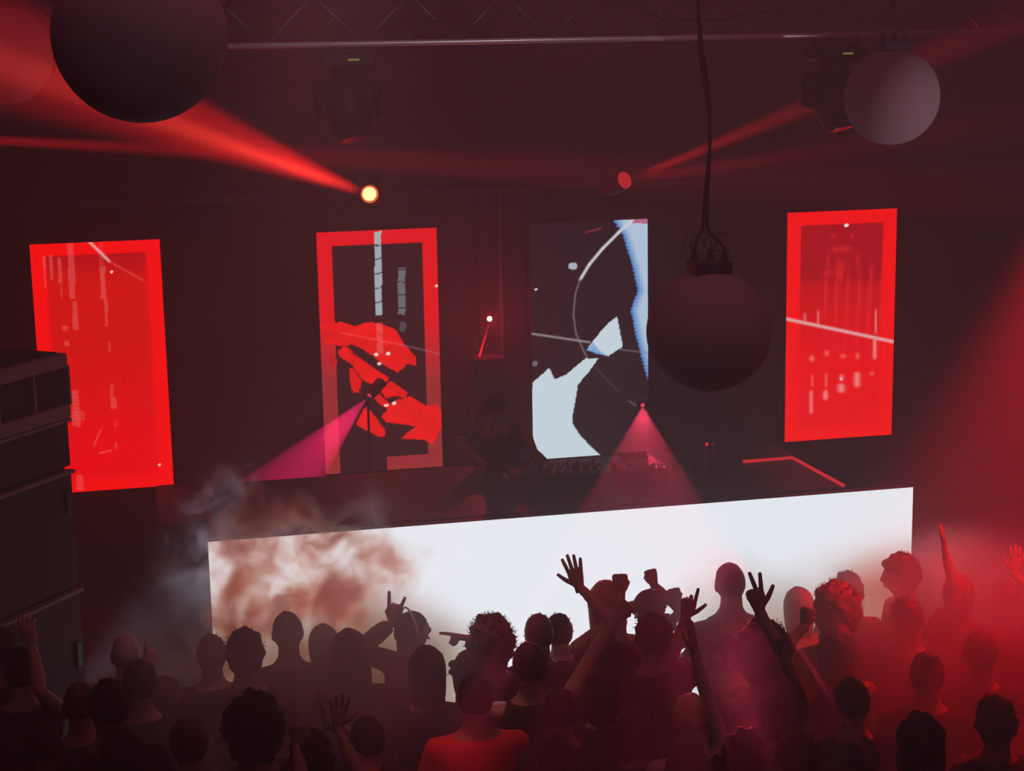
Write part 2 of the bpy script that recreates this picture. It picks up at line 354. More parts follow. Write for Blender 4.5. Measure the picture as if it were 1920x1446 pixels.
def paint4(X, Y, u, v):
    t = np.clip((Y-520)/20, 0, 1)[..., None]; t2 = np.clip((Y-560)/120, 0, 1)[..., None]
    col = lin((170, 0, 16))*(1-t)+lin((205, 6, 10))*t; col = col*(1-t2)+lin((240, 0, 8))*t2
    st_ = np.clip(np.sin((X-1560)*.30+np.sin(Y*.01)*1.5), 0, 1)*np.clip((Y-480)/60, 0, 1)*np.clip((690-Y)/100, 0, 1)*(X > 1545)*(X < 1655)
    col = blend(col, st_, lin((240, 30, 40)), .5)
    for x, y, rx, ry, a in ((1562, 443, 4, 4, .5), (1597, 443, 4, 4, .5), (1568, 468, 9, 6, .45), (1586, 466, 9, 6, .45), (1553, 490, 3, 14, .4), (1575, 500, 9, 14, .4), (1608, 488, 3, 14, .4), (1553, 512, 12, 6, .4), (1635, 512, 4, 10, .35), (1577, 516, 5, 12, .5)):
        col = blend(col, np.exp(-((X-x)/rx)**2-((Y-y)/ry)**2), lin((245, 40, 45)), a)
    f = frame(X, u, v, .125, .055); col = blend(col, f, FR)
    for x, y0, y1, wd, a in ((1509, 585, 610, 2, .5), (1534, 580, 612, 2, .5), (1642, 578, 628, 1.5, .8), (1640, 632, 676, 3, .8), (1522, 665, 680, 4, .5), (1550, 655, 670, 4, .4), (1581, 662, 674, 5, .4), (1608, 660, 676, 3, .4),
                             (1521, 730, 778, 3, .6), (1523, 700, 728, 2, .3), (1548, 730, 752, 4, .8), (1549, 698, 728, 2, .4), (1577, 718, 738, 6, .85), (1578, 700, 716, 4, .6), (1607, 696, 728, 5, .8), (1606, 757, 762, 3, .5), (1635, 695, 706, 4, .4)):
        m = np.exp(-((X-x)/wd)**2)*np.clip((Y-y0)/6, 0, 1)*np.clip((y1-Y)/6, 0, 1); col = blend(col, m, lin((255, 150, 150)), a)
    col = blend(col, seg(X, Y, (1473, 598), (1676, 641), 3.6), (.85, .45, .48), .95)
    col = blend(col, (np.hypot((X-1587)/1.2, Y-423) < 3.2).astype(float), (1, .85, .8)); col = blend(col, (np.hypot(X-1577, Y-711) < 2.5).astype(float), (.8, .6, .9))
    return col
screen('tall screen at far left showing solid red with faint pink streaks', -.759, .243, paint1)
screen('tall screen with red border and red rock shapes on black', 1.49, 2.479, paint2)
screen('tall screen right of the performer with pale blue and black curves', 3.265, 4.288, paint3)
screen('tall red screen at far right crossed by a white line', 5.54, 6.55, paint4)

# ------------------------------------------------------------------ long white LED front
LY = 10.955; LX0, LX1 = .38, 5.226
m_white = bpy.data.materials.new('white_led'); m_white.use_nodes = True
n = m_white.node_tree; n.nodes.clear(); o_ = n.nodes.new('ShaderNodeOutputMaterial'); e_ = n.nodes.new('ShaderNodeEmission')
tc = n.nodes.new('ShaderNodeTexCoord'); wv = n.nodes.new('ShaderNodeTexWave'); wv.bands_direction = 'Z'; wv.inputs['Scale'].default_value = 24; wv.inputs['Distortion'].default_value = .3; wv.inputs['Detail'].default_value = 1
mx = n.nodes.new('ShaderNodeMix'); mx.data_type = 'RGBA'; mx.inputs['A'].default_value = (.78, .83, .93, 1); mx.inputs['B'].default_value = (.88, .92, 1.0, 1)
n.links.new(tc.outputs['Object'], wv.inputs['Vector']); n.links.new(wv.outputs['Fac'], mx.inputs['Factor']); n.links.new(mx.outputs['Result'], e_.inputs[0]); n.links.new(e_.outputs[0], o_.inputs[0])
e_.inputs[1].default_value = 1.5
LED = empty('video_wall', ((LX0+LX1)/2, LY, 0)); tag(LED, 'long glowing white video wall along the front of the booth', 'screen')
lw = LX1-LX0
MB().add([(-lw/2, 0, .15), (lw/2, 0, .15), (lw/2, 0, 1.65), (-lw/2, 0, 1.65)], [(0, 1, 2, 3)]).build('display', m_white, LED)
for k in range(5):
    for j in range(3):
        o = MB().box((0, .05, 0), (lw/5-.004, .09, .496), bev=.006).build('panel_housing', m_blackmetal, LED); o.location = (-lw/2+lw/5*(k+.5), 0, .4+.5*j)
MB().box((0, .03, .07), (lw, .12, .14), bev=.01).build('base', m_blackmetal, LED)

# case-shaped blocker added left of the desk to stop the left laser sheet
fc = empty('laser_blocker', (.36, 13.5, .45)); tag(fc, 'black case-shaped block added left of the performer desk to stop the laser', 'light blocker')
MB().box((0, 0, .40), (.52, 1.2, .70), bev=.01).build('body', m_stage, fc)
MB().box((0, 0, .78), (.52, 1.2, .05), bev=.01).build('lid', m_stage, fc)
for sx in (-1, 1):
    for sy in (-1, 1): MB().box((sx*.255, sy*.595, .42), (.03, .03, .72), bev=.006).build('corner_rail', m_grey, fc); MB().tube([(sx*.2, sy*.36, .0), (sx*.2, sy*.36, .06)], .04, 12).build('castor', m_blackmetal, fc)
mc = atY(912, 668, 13.95); mt = empty('column_speaker', (mc[0]-.0, 13.95, .45)); tag(mt, 'tall black column speaker behind the performer under the small laser', 'speaker')
MB().box((0, 0, (mc[2]-.45)/2), (.27, .24, mc[2]-.45), bev=.012).build('body', m_cab, mt)
MB().box((0, -.125, (mc[2]-.45)/2), (.23, .01, mc[2]-.55)).build('grille', m_grille, mt)
# booth desk
DX0, DX1 = .42, 4.80
desk = empty('dj_desk', ((DX0+DX1)/2, 11.80, .45)); tag(desk, 'wide black performer desk behind the white video wall', 'desk')
dw = DX1-DX0
MB().box((0, 0, 1.165), (dw, 1.38, .05), bev=.008).build('desktop', m_desk, desk)
MB().box((0, -.66, .57), (dw-.1, .04, 1.14)).build('front_panel', m_desk, desk)
for sx in (-1, 1): MB().box((sx*(dw/2-.04), 0, .57), (.04, 1.3, 1.14)).build('side_panel', m_desk, desk)
for x in (-1, 0, 1): MB().box((x*dw*.3, .62, .57), (.06, .06, 1.14)).build('leg', m_blackmetal, desk)
# red edge strips on the right end of the desk
ls = MB().tube([(DX1-.45, 11.98, 1.653), (DX1-.06, 11.99, 1.653), (DX1-.02, 11.12, 1.653)], .012, 6).build('light_strip', m_redstrip, loc=(DX1, 11.6, 1.645)); tag(ls, 'thin red light strip along the right end of the black desk', 'light strip')

# ------------------------------------------------------------------ desk gear
def gear_player(x, y, label):
    t = empty('media_player', (x, y, 1.64)); tag(t, label, 'media player')
    MB().box((0, 0, .05), (.32, .40, .10), bev=.01).build('body', m_gear, t)
    MB().tube([(0, -.04, .10), (0, -.04, .118)], [.105, .10], 24).build('jog_wheel', m_grey, t)
    MB().box((0, .14, .115), (.2, .09, .03), Rx(.3), bev=.004).build('display', m_glass, t)
    for k in range(3):
        MB().tube([(-.13+k*.02*0, -.13+k*.05, .10), (-.13, -.13+k*.05, .108)], .012, 10).build('button', m_knob, t)
    MB().box((.135, -.06, .107), (.012, .14, .012)).build('pitch_fader', m_grey, t)
    return t
gear_player(2.62, 11.80, 'dark flat media player on the desk in front of the performer')
gear_player(3.50, 11.82, 'dark flat media player on the desk right of the mixer')
mxr = empty('dj_mixer', (3.0, 11.80, 1.64)); tag(mxr, 'mixer with rows of pale upright knobs at the performer\'s right hand', 'mixer')
MB().box((0, 0, .05), (.46, .38, .10), bev=.01).build('body', m_gear, mxr)
for i in range(7):
    for j in range(4):
        k = MB().tube([(0, 0, 0), (0, 0, .03)], [.011, .009], 8)
        o = k.build('knob', m_knob if (i+j) % 3 else m_grey, mxr); o.location = (-.19+i*.063, -.02+j*.05, .10)
for i in range(6):
    o = MB().box((0, 0, 0), (.02, .012, .03)).build('fader', m_knob, mxr); o.location = (-.17+i*.068, -.11+.01*(i % 3), .115)
hp = empty('headphones', (3.86, 11.9, 1.64)); tag(hp, 'pair of headphones lying on the desk right of the players', 'headphones')
MB().tube([(math.cos(a)*.08, math.sin(a)*.09, .03) for a in np.linspace(0, PI, 12)], .008, 6).build('headband', m_gear, hp)
for sx in (-1, 1): MB().tube([(sx*.08-.015, 0, .035), (sx*.08+.015, 0, .035)], .035, 14).build('ear_cup', m_gear, hp)
for x, y, lb in ((1325, 868, 'clear drinks bottle on the desk, left of the pair'), (1337, 868, 'clear drinks bottle on the desk, right of the pair')):
    p = atZ(x, y+10, 1.64); t = empty('bottle', (p[0], min(p[1], 12.35), 1.64)); tag(t, lb, 'bottle', 'bottles on the performer desk')
    MB().tube([(0, 0, 0), (0, 0, .11), (0, 0, .14), (0, 0, .17)], [.024, .024, .011, .010], 12).build('body', m_bottle, t, smooth=True)
    MB().tube([(0, 0, .17), (0, 0, .19)], .012, 10).build('cap', m_redstrip if x < 1330 else m_knob, t)

# ------------------------------------------------------------------ lasers on stage
def laser(px, Y, label, tgt):
    c = atD(*px, 13.7) if Y is None else atY(*px, Y)
    t = empty('laser_projector', tuple(c)); tag(t, label, 'laser', 'laser projectors on the stage')
    d = Vector(tgt)-Vector(c); q = d.to_track_quat('-Y', 'Z').to_matrix(); R_ = np.array(q)
    MB().box(R_@np.array([0, .09, 0]), (.10, .16, .07), R_, bev=.01).build('body', m_blackmetal, t)
    MB().tube([R_@np.array([0, .012, 0]), R_@np.array([0, -.004, 0])], .018, 12).build('aperture', emat('laser_aperture', (1, .05, .12), 1.2), t)
    zz = -c[2]+(.45)
    MB().box((0, .09, zz/2-.02), (.018, .018, -zz-.04)).build('stand', m_blackmetal, t)
    return np.array(c), d.normalized()
def fan(name, c, tgt, side, watts, col, wide, thin):
    """sheet of laser light: spot with an elliptic cone"""
    o = spot(name, tuple(c), tuple(tgt), watts, col, 2, .15, .006)
    f = (Vector(tgt)-Vector(c)).normalized(); z = -f
    x = Vector(side)-f*Vector(side).dot(f); x.normalize(); y = z.cross(x)
    R3 = Matrix((x, y, z)).transposed()
    o.rotation_euler = R3.to_euler()
    o.data.spot_size = 2*math.atan(max(math.tan(wide), math.tan(thin))); o.scale = (1, math.tan(thin)/math.tan(wide), 1)
    return o
A1 = atY(692, 742, 13.9); A2 = atY(1205, 760, 13.6)
def fanpair(name, lab, A, pL, pR, dL, dR, watts, col, thin):
    L = atY(*pL, 13.72) if dL == 0 else atD(*pL, dL) if dL > 5 else atZ(*pL, dL); R_ = atY(*pR, 13.72) if dL == 0 else atD(*pR, dR) if dR > 5 else atZ(*pR, dR); a = Vector(L)-Vector(A); b = Vector(R_)-Vector(A); a.normalize(); b.normalize()
    half = a.angle(b)/2; m_ = (a+b).normalized()
    laser_c, _ = laser(proj(A), A[1], lab, Vector(A)+m_)
    fan(name, Vector(A)+m_*.03, Vector(A)+m_*2, b-a, watts, col, half, thin)
fanpair('laser_fan_left', 'small black laser projector in front of the second screen', A1, (452, 892), (604, 915), 0, 1, 26000, (1, .01, .13), .035)
fanpair('laser_fan_right', 'small black laser projector right of the pale blue screen', A2, (1078, 958), (1322, 935), 1.8, 1.8, 4600, (1, .05, .12), .035)
# tiny laser with a short beam
A3 = atY(918, 598, 14.0)
t = empty('laser_module', tuple(A3)); tag(t, 'small bright red laser head on the wall above the performer', 'laser')
MB().box((0, .12, 0), (.05, .18, .045), bev=.008).build('body', m_blackmetal, t)
MB().ball((0, 0, 0), (.022, .022, .022), 12, 8).build('aperture', emat('laser_glow', (1, .25, .2), 12), t)
MB().box((0, .26, 0), (.04, .16, .04)).build('wall_arm', m_blackmetal, t)
spot('laser_beam_light', tuple(A3-np.array([0, .03, 0])), (mc[0]-.055, 13.97, mc[2]), 60000, (1, .01, .03), 4.0, .3, .006)
l = bpy.data.lights.new('laser_spill', 'POINT'); l.energy = 14.0; l.color = (1, .01, .05); l.shadow_soft_size = .02; o = bpy.data.objects.new('laser_spill', l); C.objects.link(o); o.location = A3-np.array([0, .04, 0])

# ------------------------------------------------------------------ moving head lamps
def moving_head(c, head_dir, label, s=1, lens=None, hang=.42, up=.2):
    """c is the centre of the head; base hangs above"""
    t = empty('moving_head_lamp', tuple(c), 0, s); tag(t, label, 'stage lamp')
    MB().box((0, 0, hang), (.34, .26, .10), bev=.02).build('base', m_blackmetal, t)
    MB().tube([(0, 0, hang-.05), (0, 0, hang-.12)], [.09, .09], 16).build('swivel', m_blackmetal, t)
    y = MB().box((0, 0, hang-.14), (.40, .16, .05), bev=.015)
    for sx in (-1, 1): y.box((sx*.185, 0, hang/2-.09), (.045, .15, hang-.08), bev=.015)
    y.build('yoke', m_blackmetal, t)
    d = Vector(head_dir).normalized(); R_ = np.array(d.to_track_quat('-Z', 'Y').to_matrix())
    P = [R_@np.array(p) for p in ((0, 0, .17), (0, 0, .13), (0, 0, 0), (0, 0, -.10), (0, 0, -.17), (0, 0, -.19))]
    hd = MB().tube(P, [.08, .135, .145, .135, .11, .10], 20).build('head', m_gear, t, smooth=True)
    MB().tube([R_@np.array((0, 0, -.185)), R_@np.array((0, 0, -.196))], [.085, .07], 20).build('lens', lens or m_glass, hd, smooth=False)
    for k in (-1, 1): MB().box((k*.09, 0, hang+.06), (.03, .32, .025)).tube([(k*.09, -.145, hang+.05), (k*.09, -.145, up)], .014, 8).tube([(k*.09, .145, hang+.05), (k*.09, .145, up)], .014, 8).build('clamp', m_blackmetal, t)
    MB().box((.03, -.135, hang), (.07, .006, .012)).build('display', emat('lamp_display', (.5, .6, .15), .35), t)
    return t
m_ring1 = emat('lens_ring_glow', (1, .12, .04), 1.4)
m_lit1 = emat('hot_lens', (1, .42, .14), 6); m_lit2 = emat('red_lens', (.8, .03, .04), .8)
for nm, c, tg, lb, lm in (('a', LAMP1, atD(60, 118, 8.4), 'lit lamp firing an orange red beam left above the second screen', m_lit1), ('b', LAMP2, atD(1500, 202, 13.0), 'small lit red lamp above the pale blue screen', m_lit2)):
    t = empty('beam_lamp', tuple(c)); tag(t, lb, 'stage lamp')
    d = Vector(tg)-Vector(c); d = (d.normalized()+(Vector(CAM)-Vector(c)).normalized()*1.2).normalized() if nm == 'a' else (d.normalized()+(Vector(CAM)-Vector(c)).normalized()*.5).normalized()
    R_ = np.array(d.to_track_quat('-Z', 'Y').to_matrix()); f_ = lambda z: R_@np.array((0, 0, z))
    MB().tube([f_(.24), f_(.2), f_(.05), f_(.0)], [.05, .075, .075, .066], 18).build('head', m_gear, t, smooth=True)
    MB().tube([f_(.0), f_(-.012)], [.058, .05], 20).build('lens', lm, t); MB().tube([f_(.004), f_(-.008)], [.068, .066], 20).build('lens_ring', m_ring1 if nm == 'a' else m_lit2, t)
    MB().box((0, .2, .16), (.16, .12, .05), bev=.01).box((-.09, .2, .06), (.02, .08, .2)).box((.09, .2, .06), (.02, .08, .2)).build('yoke', m_blackmetal, t)
    MB().box((0, .2+.45, .16), (.05, .9, .04)).build('wall_arm', m_blackmetal, t)
TY = 10.7; TZ0 = 4.66; TS = .29
TRZ = atY(860, 79, 10.7)[2]
moving_head(atY(652, 205, 10.845), (.12, -.35, -1), 'dark unlit moving head lamp hanging from truss left of centre', 1, None, .30, TRZ-atY(652, 205, 10.845)[2])
moving_head(atY(1565, 188, 10.845), (.15, -.3, -1), 'dark moving head lamp hanging behind the pale ball at right', 1, None, .30, TRZ-atY(1565, 188, 10.845)[2])

# ------------------------------------------------------------------ truss
tr = empty('lighting_truss', (4, TY, TZ0)); tag(tr, 'long aluminium lighting truss running across the top of the stage', 'truss')
pt = atY(860, 79, TY); TZ = pt[2]-TZ0
for dy in (0, TS):
    for dz in (0, TS):
        MB().tube([(-7, dy, TZ+dz), (6.9, dy, TZ+dz)], .018, 10).build('chord', m_alu, tr, smooth=True)
k = 0; x = -6.9
br = MB().tube([(0, 0, 0), (TS, 0, TS)], .009, 6).mesh('brace', m_brace); br2 = MB().tube([(0, 0, TS), (TS, 0, 0)], .009, 6).mesh('brace', m_brace); br3 = MB().tube([(0, 0, 0), (0, TS, 0)], .009, 6).mesh('brace', m_brace); br4 = MB().tube([(0, 0, 0), (TS, TS, 0)], .009, 6).mesh('brace', m_brace)
while x < 6.6:
    for me, loc in ((br if k % 2 else br2, (x, 0, TZ)), (br2 if k % 2 else br, (x, TS, TZ)), (br3, (x, 0, TZ)), (br4, (x, 0, TZ+TS))):
        o = bpy.data.objects.new('brace', me); C.objects.link(o); o.parent = tr; o.location = loc
    x += TS; k += 1
for X_ in (-2.5, 2.0, 6.5):
    o = MB().tube([(X_-4, TS/2, TZ+TS), (X_-4, TS/2, 6.8-TZ0)], .008, 6).build('hanging_cable', m_cable, tr)
rr = random.Random(3)
for (xa, xb, n_) in ((-1, 1.2, 3), (1, 4.5, 3), (4.2, 7.5, 4)):
    for _ in range(n_):
        a, b = rr.uniform(xa, xb), rr.uniform(xa, xb)
        pts = [(a+(b-a)*s, TY-.03+rr.uniform(-.02, .02), TZ0+TZ+TS-.02-.22*math.sin(PI*s)*rr.uniform(.6, 1.0)) for s in np.linspace(0, 1, 10)]
        o = MB().tube(pts, .006, 6).build('power_cable', m_cable, loc=pts[0]); tag(o, 'black cable looping along the aluminium truss', 'cable', 'cables looped along the truss')

# ------------------------------------------------------------------ hanging balls
def hang_ball(c, label, wires=None, k=1):
    t = empty('hanging_ball', tuple(c), 0, k); tag(t, label, 'ball', 'grey balls hanging from the ceiling')
    MB().ball((0, 0, 0), (.3, .3, .3), 64, 40).build('globe', m_ball, t, smooth=True)
    MB().box((0, 0, .315), (.185, .16, .06), bev=.008).build('cap', m_blackmetal, t)
    for px_ in (-.075, .005, .08):
        MB().tube([(px_, 0, .345), (px_, 0, .40)], .014, 10).tube([(px_, 0, .36), (px_, 0, .372)], .022, 10).build('clamp', m_blackmetal, t)
    MB().tube([(.005+.03*math.cos(a), 0, .43+.03*math.sin(a)) for a in np.linspace(0, 2*PI, 16)], .004, 6).build('ring', m_grey, t)
    for cx_, r_, s in ((-.085, .045, 1), (.06, .05, 2), (-.03, .06, 3)):
        MB().tube([(cx_+r_*math.cos(a), .01*s*math.sin(a*2), .43+r_*.9*math.sin(a)) for a in np.linspace(0.3*s, 5+.4*s, 16)], .0022, 5).build('wire_loop', m_cable, t)
    top = (6.8-c[2])/k
    n_ = 22; a = []; b = []; d = []
    for i in range(n_):
        s = i/(n_-1); z = .5+(top-.5)*s
        if wires: dx = np.interp(z, [q[1] for q in wires], [q[0] for q in wires])
        else: dx = .01*math.sin(z*6)
        a.append((dx, 0, z)); b.append((dx+.012*math.sin(z*9), .02, z)); d.append((dx-.03*max(0, math.sin(z*3.2)), -.02, z))
    MB().tube([(.08, 0, .40), (.03, 0, .45)]+a, .008, 8).build('cable', m_cable, t, smooth=True)
    MB().tube([(-.075, 0, .40), (-.06, 0, .45)]+b, .006, 6).build('cable', m_cable, t, smooth=True)
    MB().tube([(.005, 0, .46)]+d, .004, 6).build('cable', m_cable, t, smooth=True)
    return t
k3 = (FPX*.3/117)/FPX
hang_ball(B3, 'dark grey ball with black cap hanging at centre right before the screens', [((x-1329)*k3, (622-y)*k3) for x, y in ((1330, 440), (1322, 420), (1328, 330), (1330, 220), (1322, 150), (1310, 80), (1303, 0), (1300, -400))][:])
hang_ball(B2, 'largest dark grey ball hanging at upper left')
hang_ball(B1, 'grey ball at far left edge lit red by the beam', k=BS[0])
hang_ball(B4, 'smaller pale grey ball hanging at upper right', k=BS[3])

# ------------------------------------------------------------------ speaker stack at left
az = math.radians(36.8)
u_ = np.array([math.sin(az), math.cos(az), 0]); n_ = np.array([math.cos(az), -math.sin(az), 0])
cor = atY(128, 660, 10.4)
def zat(py, px=145): return atD(px, py, depth(cor))[2]
zs_ = [cor[2], zat(788), zat(890), zat(1130), 0.0]
Rm = np.array([u_, np.cross([0, 0, 1], u_), [0, 0, 1]]).T   # local x = along the face, y = into the cabinet
SW, SD = 1.25, .75
def cab(z0, z1, kind, label):
    c = cor-u_*SW/2-n_*SD/2
    h = z1-z0
    t = empty('speaker_cabinet', (c[0], c[1], z0)); t.rotation_euler = Matrix(Rm.tolist()).to_euler(); tag(t, label, 'speaker', 'stacked speaker cabinets at left')
    MB().box((0, .03, h/2), (SW, SD-.06, h-.006), bev=.012).build('body', m_cab, t)
    fy = -SD/2
    if kind == 'horn':
        for zz in (.045, h-.045): MB().box((0, fy+.03, zz), (SW-.02, .06, .08), bev=.006).build('frame_bar', m_bar, t)
        for k in range(4):
            o = MB().box((0, fy+.035, h/2), (.29, .012, h-.15), bev=.004).build('grille', m_grille, t); o.location.x = -SW/2+.16+k*.31
        for k in range(5):
            o = MB().box((0, fy+.02, h/2), (.02, .04, h-.16)).build('divider', m_bar, t); o.location.x = -SW/2+.01+k*.308
    else:
        MB().box((0, fy+.03, h/2), (SW-.04, .02, h-.05), bev=.006).build('grille', m_grille, t)
        MB().box((0, fy+.03, h-.012), (SW-.01, .05, .02)).build('frame_bar', m_bar, t)
        if kind == 'sub': MB().box((SW/2-.08, fy+.012, h*.75), (.05, .02, .16), bev=.005).build('handle', m_blackmetal, t)
    return t
names = ['topmost speaker cabinet of the left stack with grey bars and dividers', 'second speaker cabinet from the top of the left stack', 'third speaker cabinet down in the left stack', 'bottom speaker cabinet of the left stack behind the crowd']
for k, kd in enumerate(('horn', 'plain', 'sub', 'sub')): cab(zs_[k+1], zs_[k], kd, names[k])

# ------------------------------------------------------------------ people
def remesh_batch(raws, vox):
    obs = []
    for mb in raws:
        me = mb.mesh('tmp', m_skin[0]); o = bpy.data.objects.new('tmp', me); C.objects.link(o)
        md = o.modifiers.new('r', 'REMESH'); md.mode = 'VOXEL'; md.voxel_size = vox
        sm = o.modifiers.new('s', 'SMOOTH'); sm.factor = .5; sm.iterations = 2
        obs.append(o)
    dg = bpy.context.evaluated_depsgraph_get(); dg.update(); out = []
    for o in obs:
        me = o.evaluated_get(dg).to_mesh(); nv = len(me.vertices); v = np.empty(nv*3); me.vertices.foreach_get('co', v)
        f = [tuple(p.vertices) for p in me.polygons]; out.append((v.reshape(-1, 3), f)); o.evaluated_get(dg).to_mesh_clear()
    for o in obs: me = o.data; bpy.data.objects.remove(o); bpy.data.meshes.remove(me)
    return out

def head_shape(P):
    """unit sphere -> head, x side, y front, z up; returns scaled coordinates (metres)"""
    x, y, z = P[:, 0].copy(), P[:, 1].copy(), P[:, 2].copy()
    lo = np.clip(-z, 0, 1)
    X = x*.077*(1-.42*lo**1.3); Yb = y*.098
    Y = np.where(y > 0, Yb*(1-.08*lo), Yb*(1-.45*lo**1.2)); Z = z*.118
    X *= 1+.05*np.clip(z, 0, 1)
    fr = np.clip(y, 0, 1)
    g = lambda cx, cz, sx, sz: np.exp(-((x-cx)/sx)**2-((z-cz)/sz)**2)*(y > 0)
    Y += fr*(.026*g(0, -.20, .13, .16)+.012*g(0, .05, .10, .22)+.006*g(0, .28, .5, .10)+.008*g(0, -.48, .22, .07)+.006*g(0, -.60, .20, .06)+.012*g(0, -.9, .35, .18))
    Y -= fr*(.010*g(-.36, .06, .17, .11)+.010*g(.36, .06, .17, .11)+.005*g(0, -.72, .3, .06))
    return np.stack([X, Y, Z], -1)
def make_head(mb, mi_skin=0, R_=np.eye(3), c=(0, 0, 0)):
    sub = MB(); sub.ball((0, 0, 0), (1, 1, 1), 36, 28, 0, head_shape)
    for sx in (-1, 1):
        sub.ball((sx*.078, -.005, -.005), (.010, .020, .034), 10, 8, 0, None, Rz(sx*-.35))
        sub.ball((sx*.029, .082, .007), (.013, .012, .0125), 10, 8, 1); sub.ball((sx*.029, .0915, .007), (.006, .004, .006), 8, 6, 2)
    sub.ball((0, .094, -.058), (.024, .006, .008), 10, 6, 3)
    V = np.array(sub.v)@R_.T+np.array(c); b = len(mb.v)
    mb.v += [tuple(p) for p in V]; mb.f += [tuple(b+i for i in f) for f in sub.f]; mb.m += sub.m
def hair_mesh(style, seed, R_, c):
    r = np.random.RandomState(seed); mb = MB()
    th = {'short': .012, 'buzz': .006, 'messy': .022, 'curly': .05, 'afro': .06, 'long': .02, 'longwavy': .026, 'bun': .014, 'pony': .014, 'hood': .03, 'cap': .010, 'bob': .024}[style]
    ph = r.rand(6)*6.28
    def fn(P):
        Q = head_shape(P); x, y, z = P.T
        nr = P*np.array([1, 1, 1.05])
        nz = np.sin(x*9+ph[0])*np.sin(y*8+ph[1])+np.sin(z*11+ph[2])*np.sin(x*7+y*5+ph[3])
        amp = {'curly': .012, 'afro': .012, 'messy': .007, 'longwavy': .007}.get(style, .002)
        face = (y > .38+.25*np.clip(-z, 0, 1)*0) & (z < .42)
        side = (z < -.25) & (y > -.1)
        nape = (z < -.62)
        cov = ~(face | side | nape)
        if style in ('long', 'longwavy', 'bob', 'hood', 'curly', 'afro'): cov = ~(((y > .42) & (z < .4)) | ((z < -.85) & (y > 0)))
        out = Q+nr*(th+amp*nz)[:, None]
        if style in ('long', 'longwavy', 'bob', 'hood'):
            dl = {'long': .22, 'longwavy': .24, 'bob': .08, 'hood': .26}[style]
            k = np.clip(-z-.05, 0, 1)*(y < .42)
            wv_ = 1+(.25 if style != 'hood' else .9)*k
            out[:, 0] = np.where(k > 0, np.sign(x)*np.maximum(abs(out[:, 0]), .075*np.sqrt(np.clip(1-np.clip(y, -1, 1)**2, 0, 1)))*wv_, out[:, 0])
            out[:, 1] = np.where(k > 0, np.minimum(out[:, 1], .02)-.025*k, out[:, 1])
            out[:, 2] -= k*dl
            out[:, 0] += k*.008*np.sin(np.arctan2(y, x)*9+ph[4]); 
        out = np.where(cov[:, None], out, Q*.93)
        return out
    mb.ball((0, 0, 0), (1, 1, 1), 40, 28, 0, fn)
    # locks and strands
    ns = {'short': 150, 'buzz': 0, 'messy': 200, 'curly': 260, 'afro': 420, 'long': 70, 'longwavy': 110, 'bun': 70, 'pony': 70, 'hood': 0, 'cap': 0, 'bob': 80}[style]
    for _ in range(ns):
        d = r.randn(3); d /= np.linalg.norm(d)
        if d[2] < -.15 or (d[1] > .3 and d[2] < .45): continue
        p = head_shape(d[None])[0]+d*th*.8
        if style in ('curly', 'afro'):
            rr_ = r.uniform(.007, .015)
            if _ % 3 == 0: mb.ball(p+d*r.uniform(0, .012), (rr_, rr_, rr_), 6, 4)
            t_ = np.cross(d, r.randn(3)); t_ /= np.linalg.norm(t_)
            mb.tube([p, p+d*.018+t_*.012, p+d*.028-t_*.010, p+d*.040+t_*.006], [.003, .0026, .002, .0008], 3)
        else:
            L = {'messy': .016, 'short': .012}.get(style, .012); t_ = np.cross(d, [1, 0, 0])+r.randn(3)*.4; t_ /= np.linalg.norm(t_)
            mb.tube([p-d*.004, p+d*L*.6+t_*L*.5, p+d*L*.8+t_*L*1.3], [.004, .0028, .0008], 3)
    if style == 'bun': mb.ball((0, -.07, .115), (.042, .04, .036), 14, 10)
    if style == 'pony': mb.tube([(0, -.09, .05), (0, -.14, .04), (0, -.155, -.04), (0, -.14, -.16), (0, -.13, -.22)], [.018, .03, .032, .024, .006], 10)
    V = np.array(mb.v)@R_.T+np.array(c); mb.v = [tuple(p) for p in V]
    return mb
def cap_mesh(R_, c):
    mb = MB()
    def fn(P):
        Q = head_shape(P); z = P[:, 2]; out = Q+P*.016; return np.where((z > .12)[:, None], out, Q*.92)
    mb.ball((0, 0, 0), (1, 1, 1), 32, 20, 0, fn)
    # bill
    V = []; F = []
    for i in range(9):
        a = -1.1+2.2*i/8
        for q, (rr_, zz) in enumerate(((.088, .036), (.155+.02*math.cos(a), .020), (.155+.02*math.cos(a), .014), (.085, .028))): V.append((math.sin(a)*rr_*.82, math.cos(a)*rr_*(1.12 if q in (1, 2) else 1.08), zz))
    for i in range(8):
        for q in range(4): F.append((i*4+q, i*4+(q+1) % 4, (i+1)*4+(q+1) % 4, (i+1)*4+q))
    F += [(0, 1, 2, 3), (35, 34, 33, 32)]
    mb.add(V, F); mb.ball((0, 0, .137), (.008, .008, .005), 8, 5)
    Vv = np.array(mb.v)@R_.T+np.array(c); mb.v = [tuple(p) for p in Vv]
    return mb

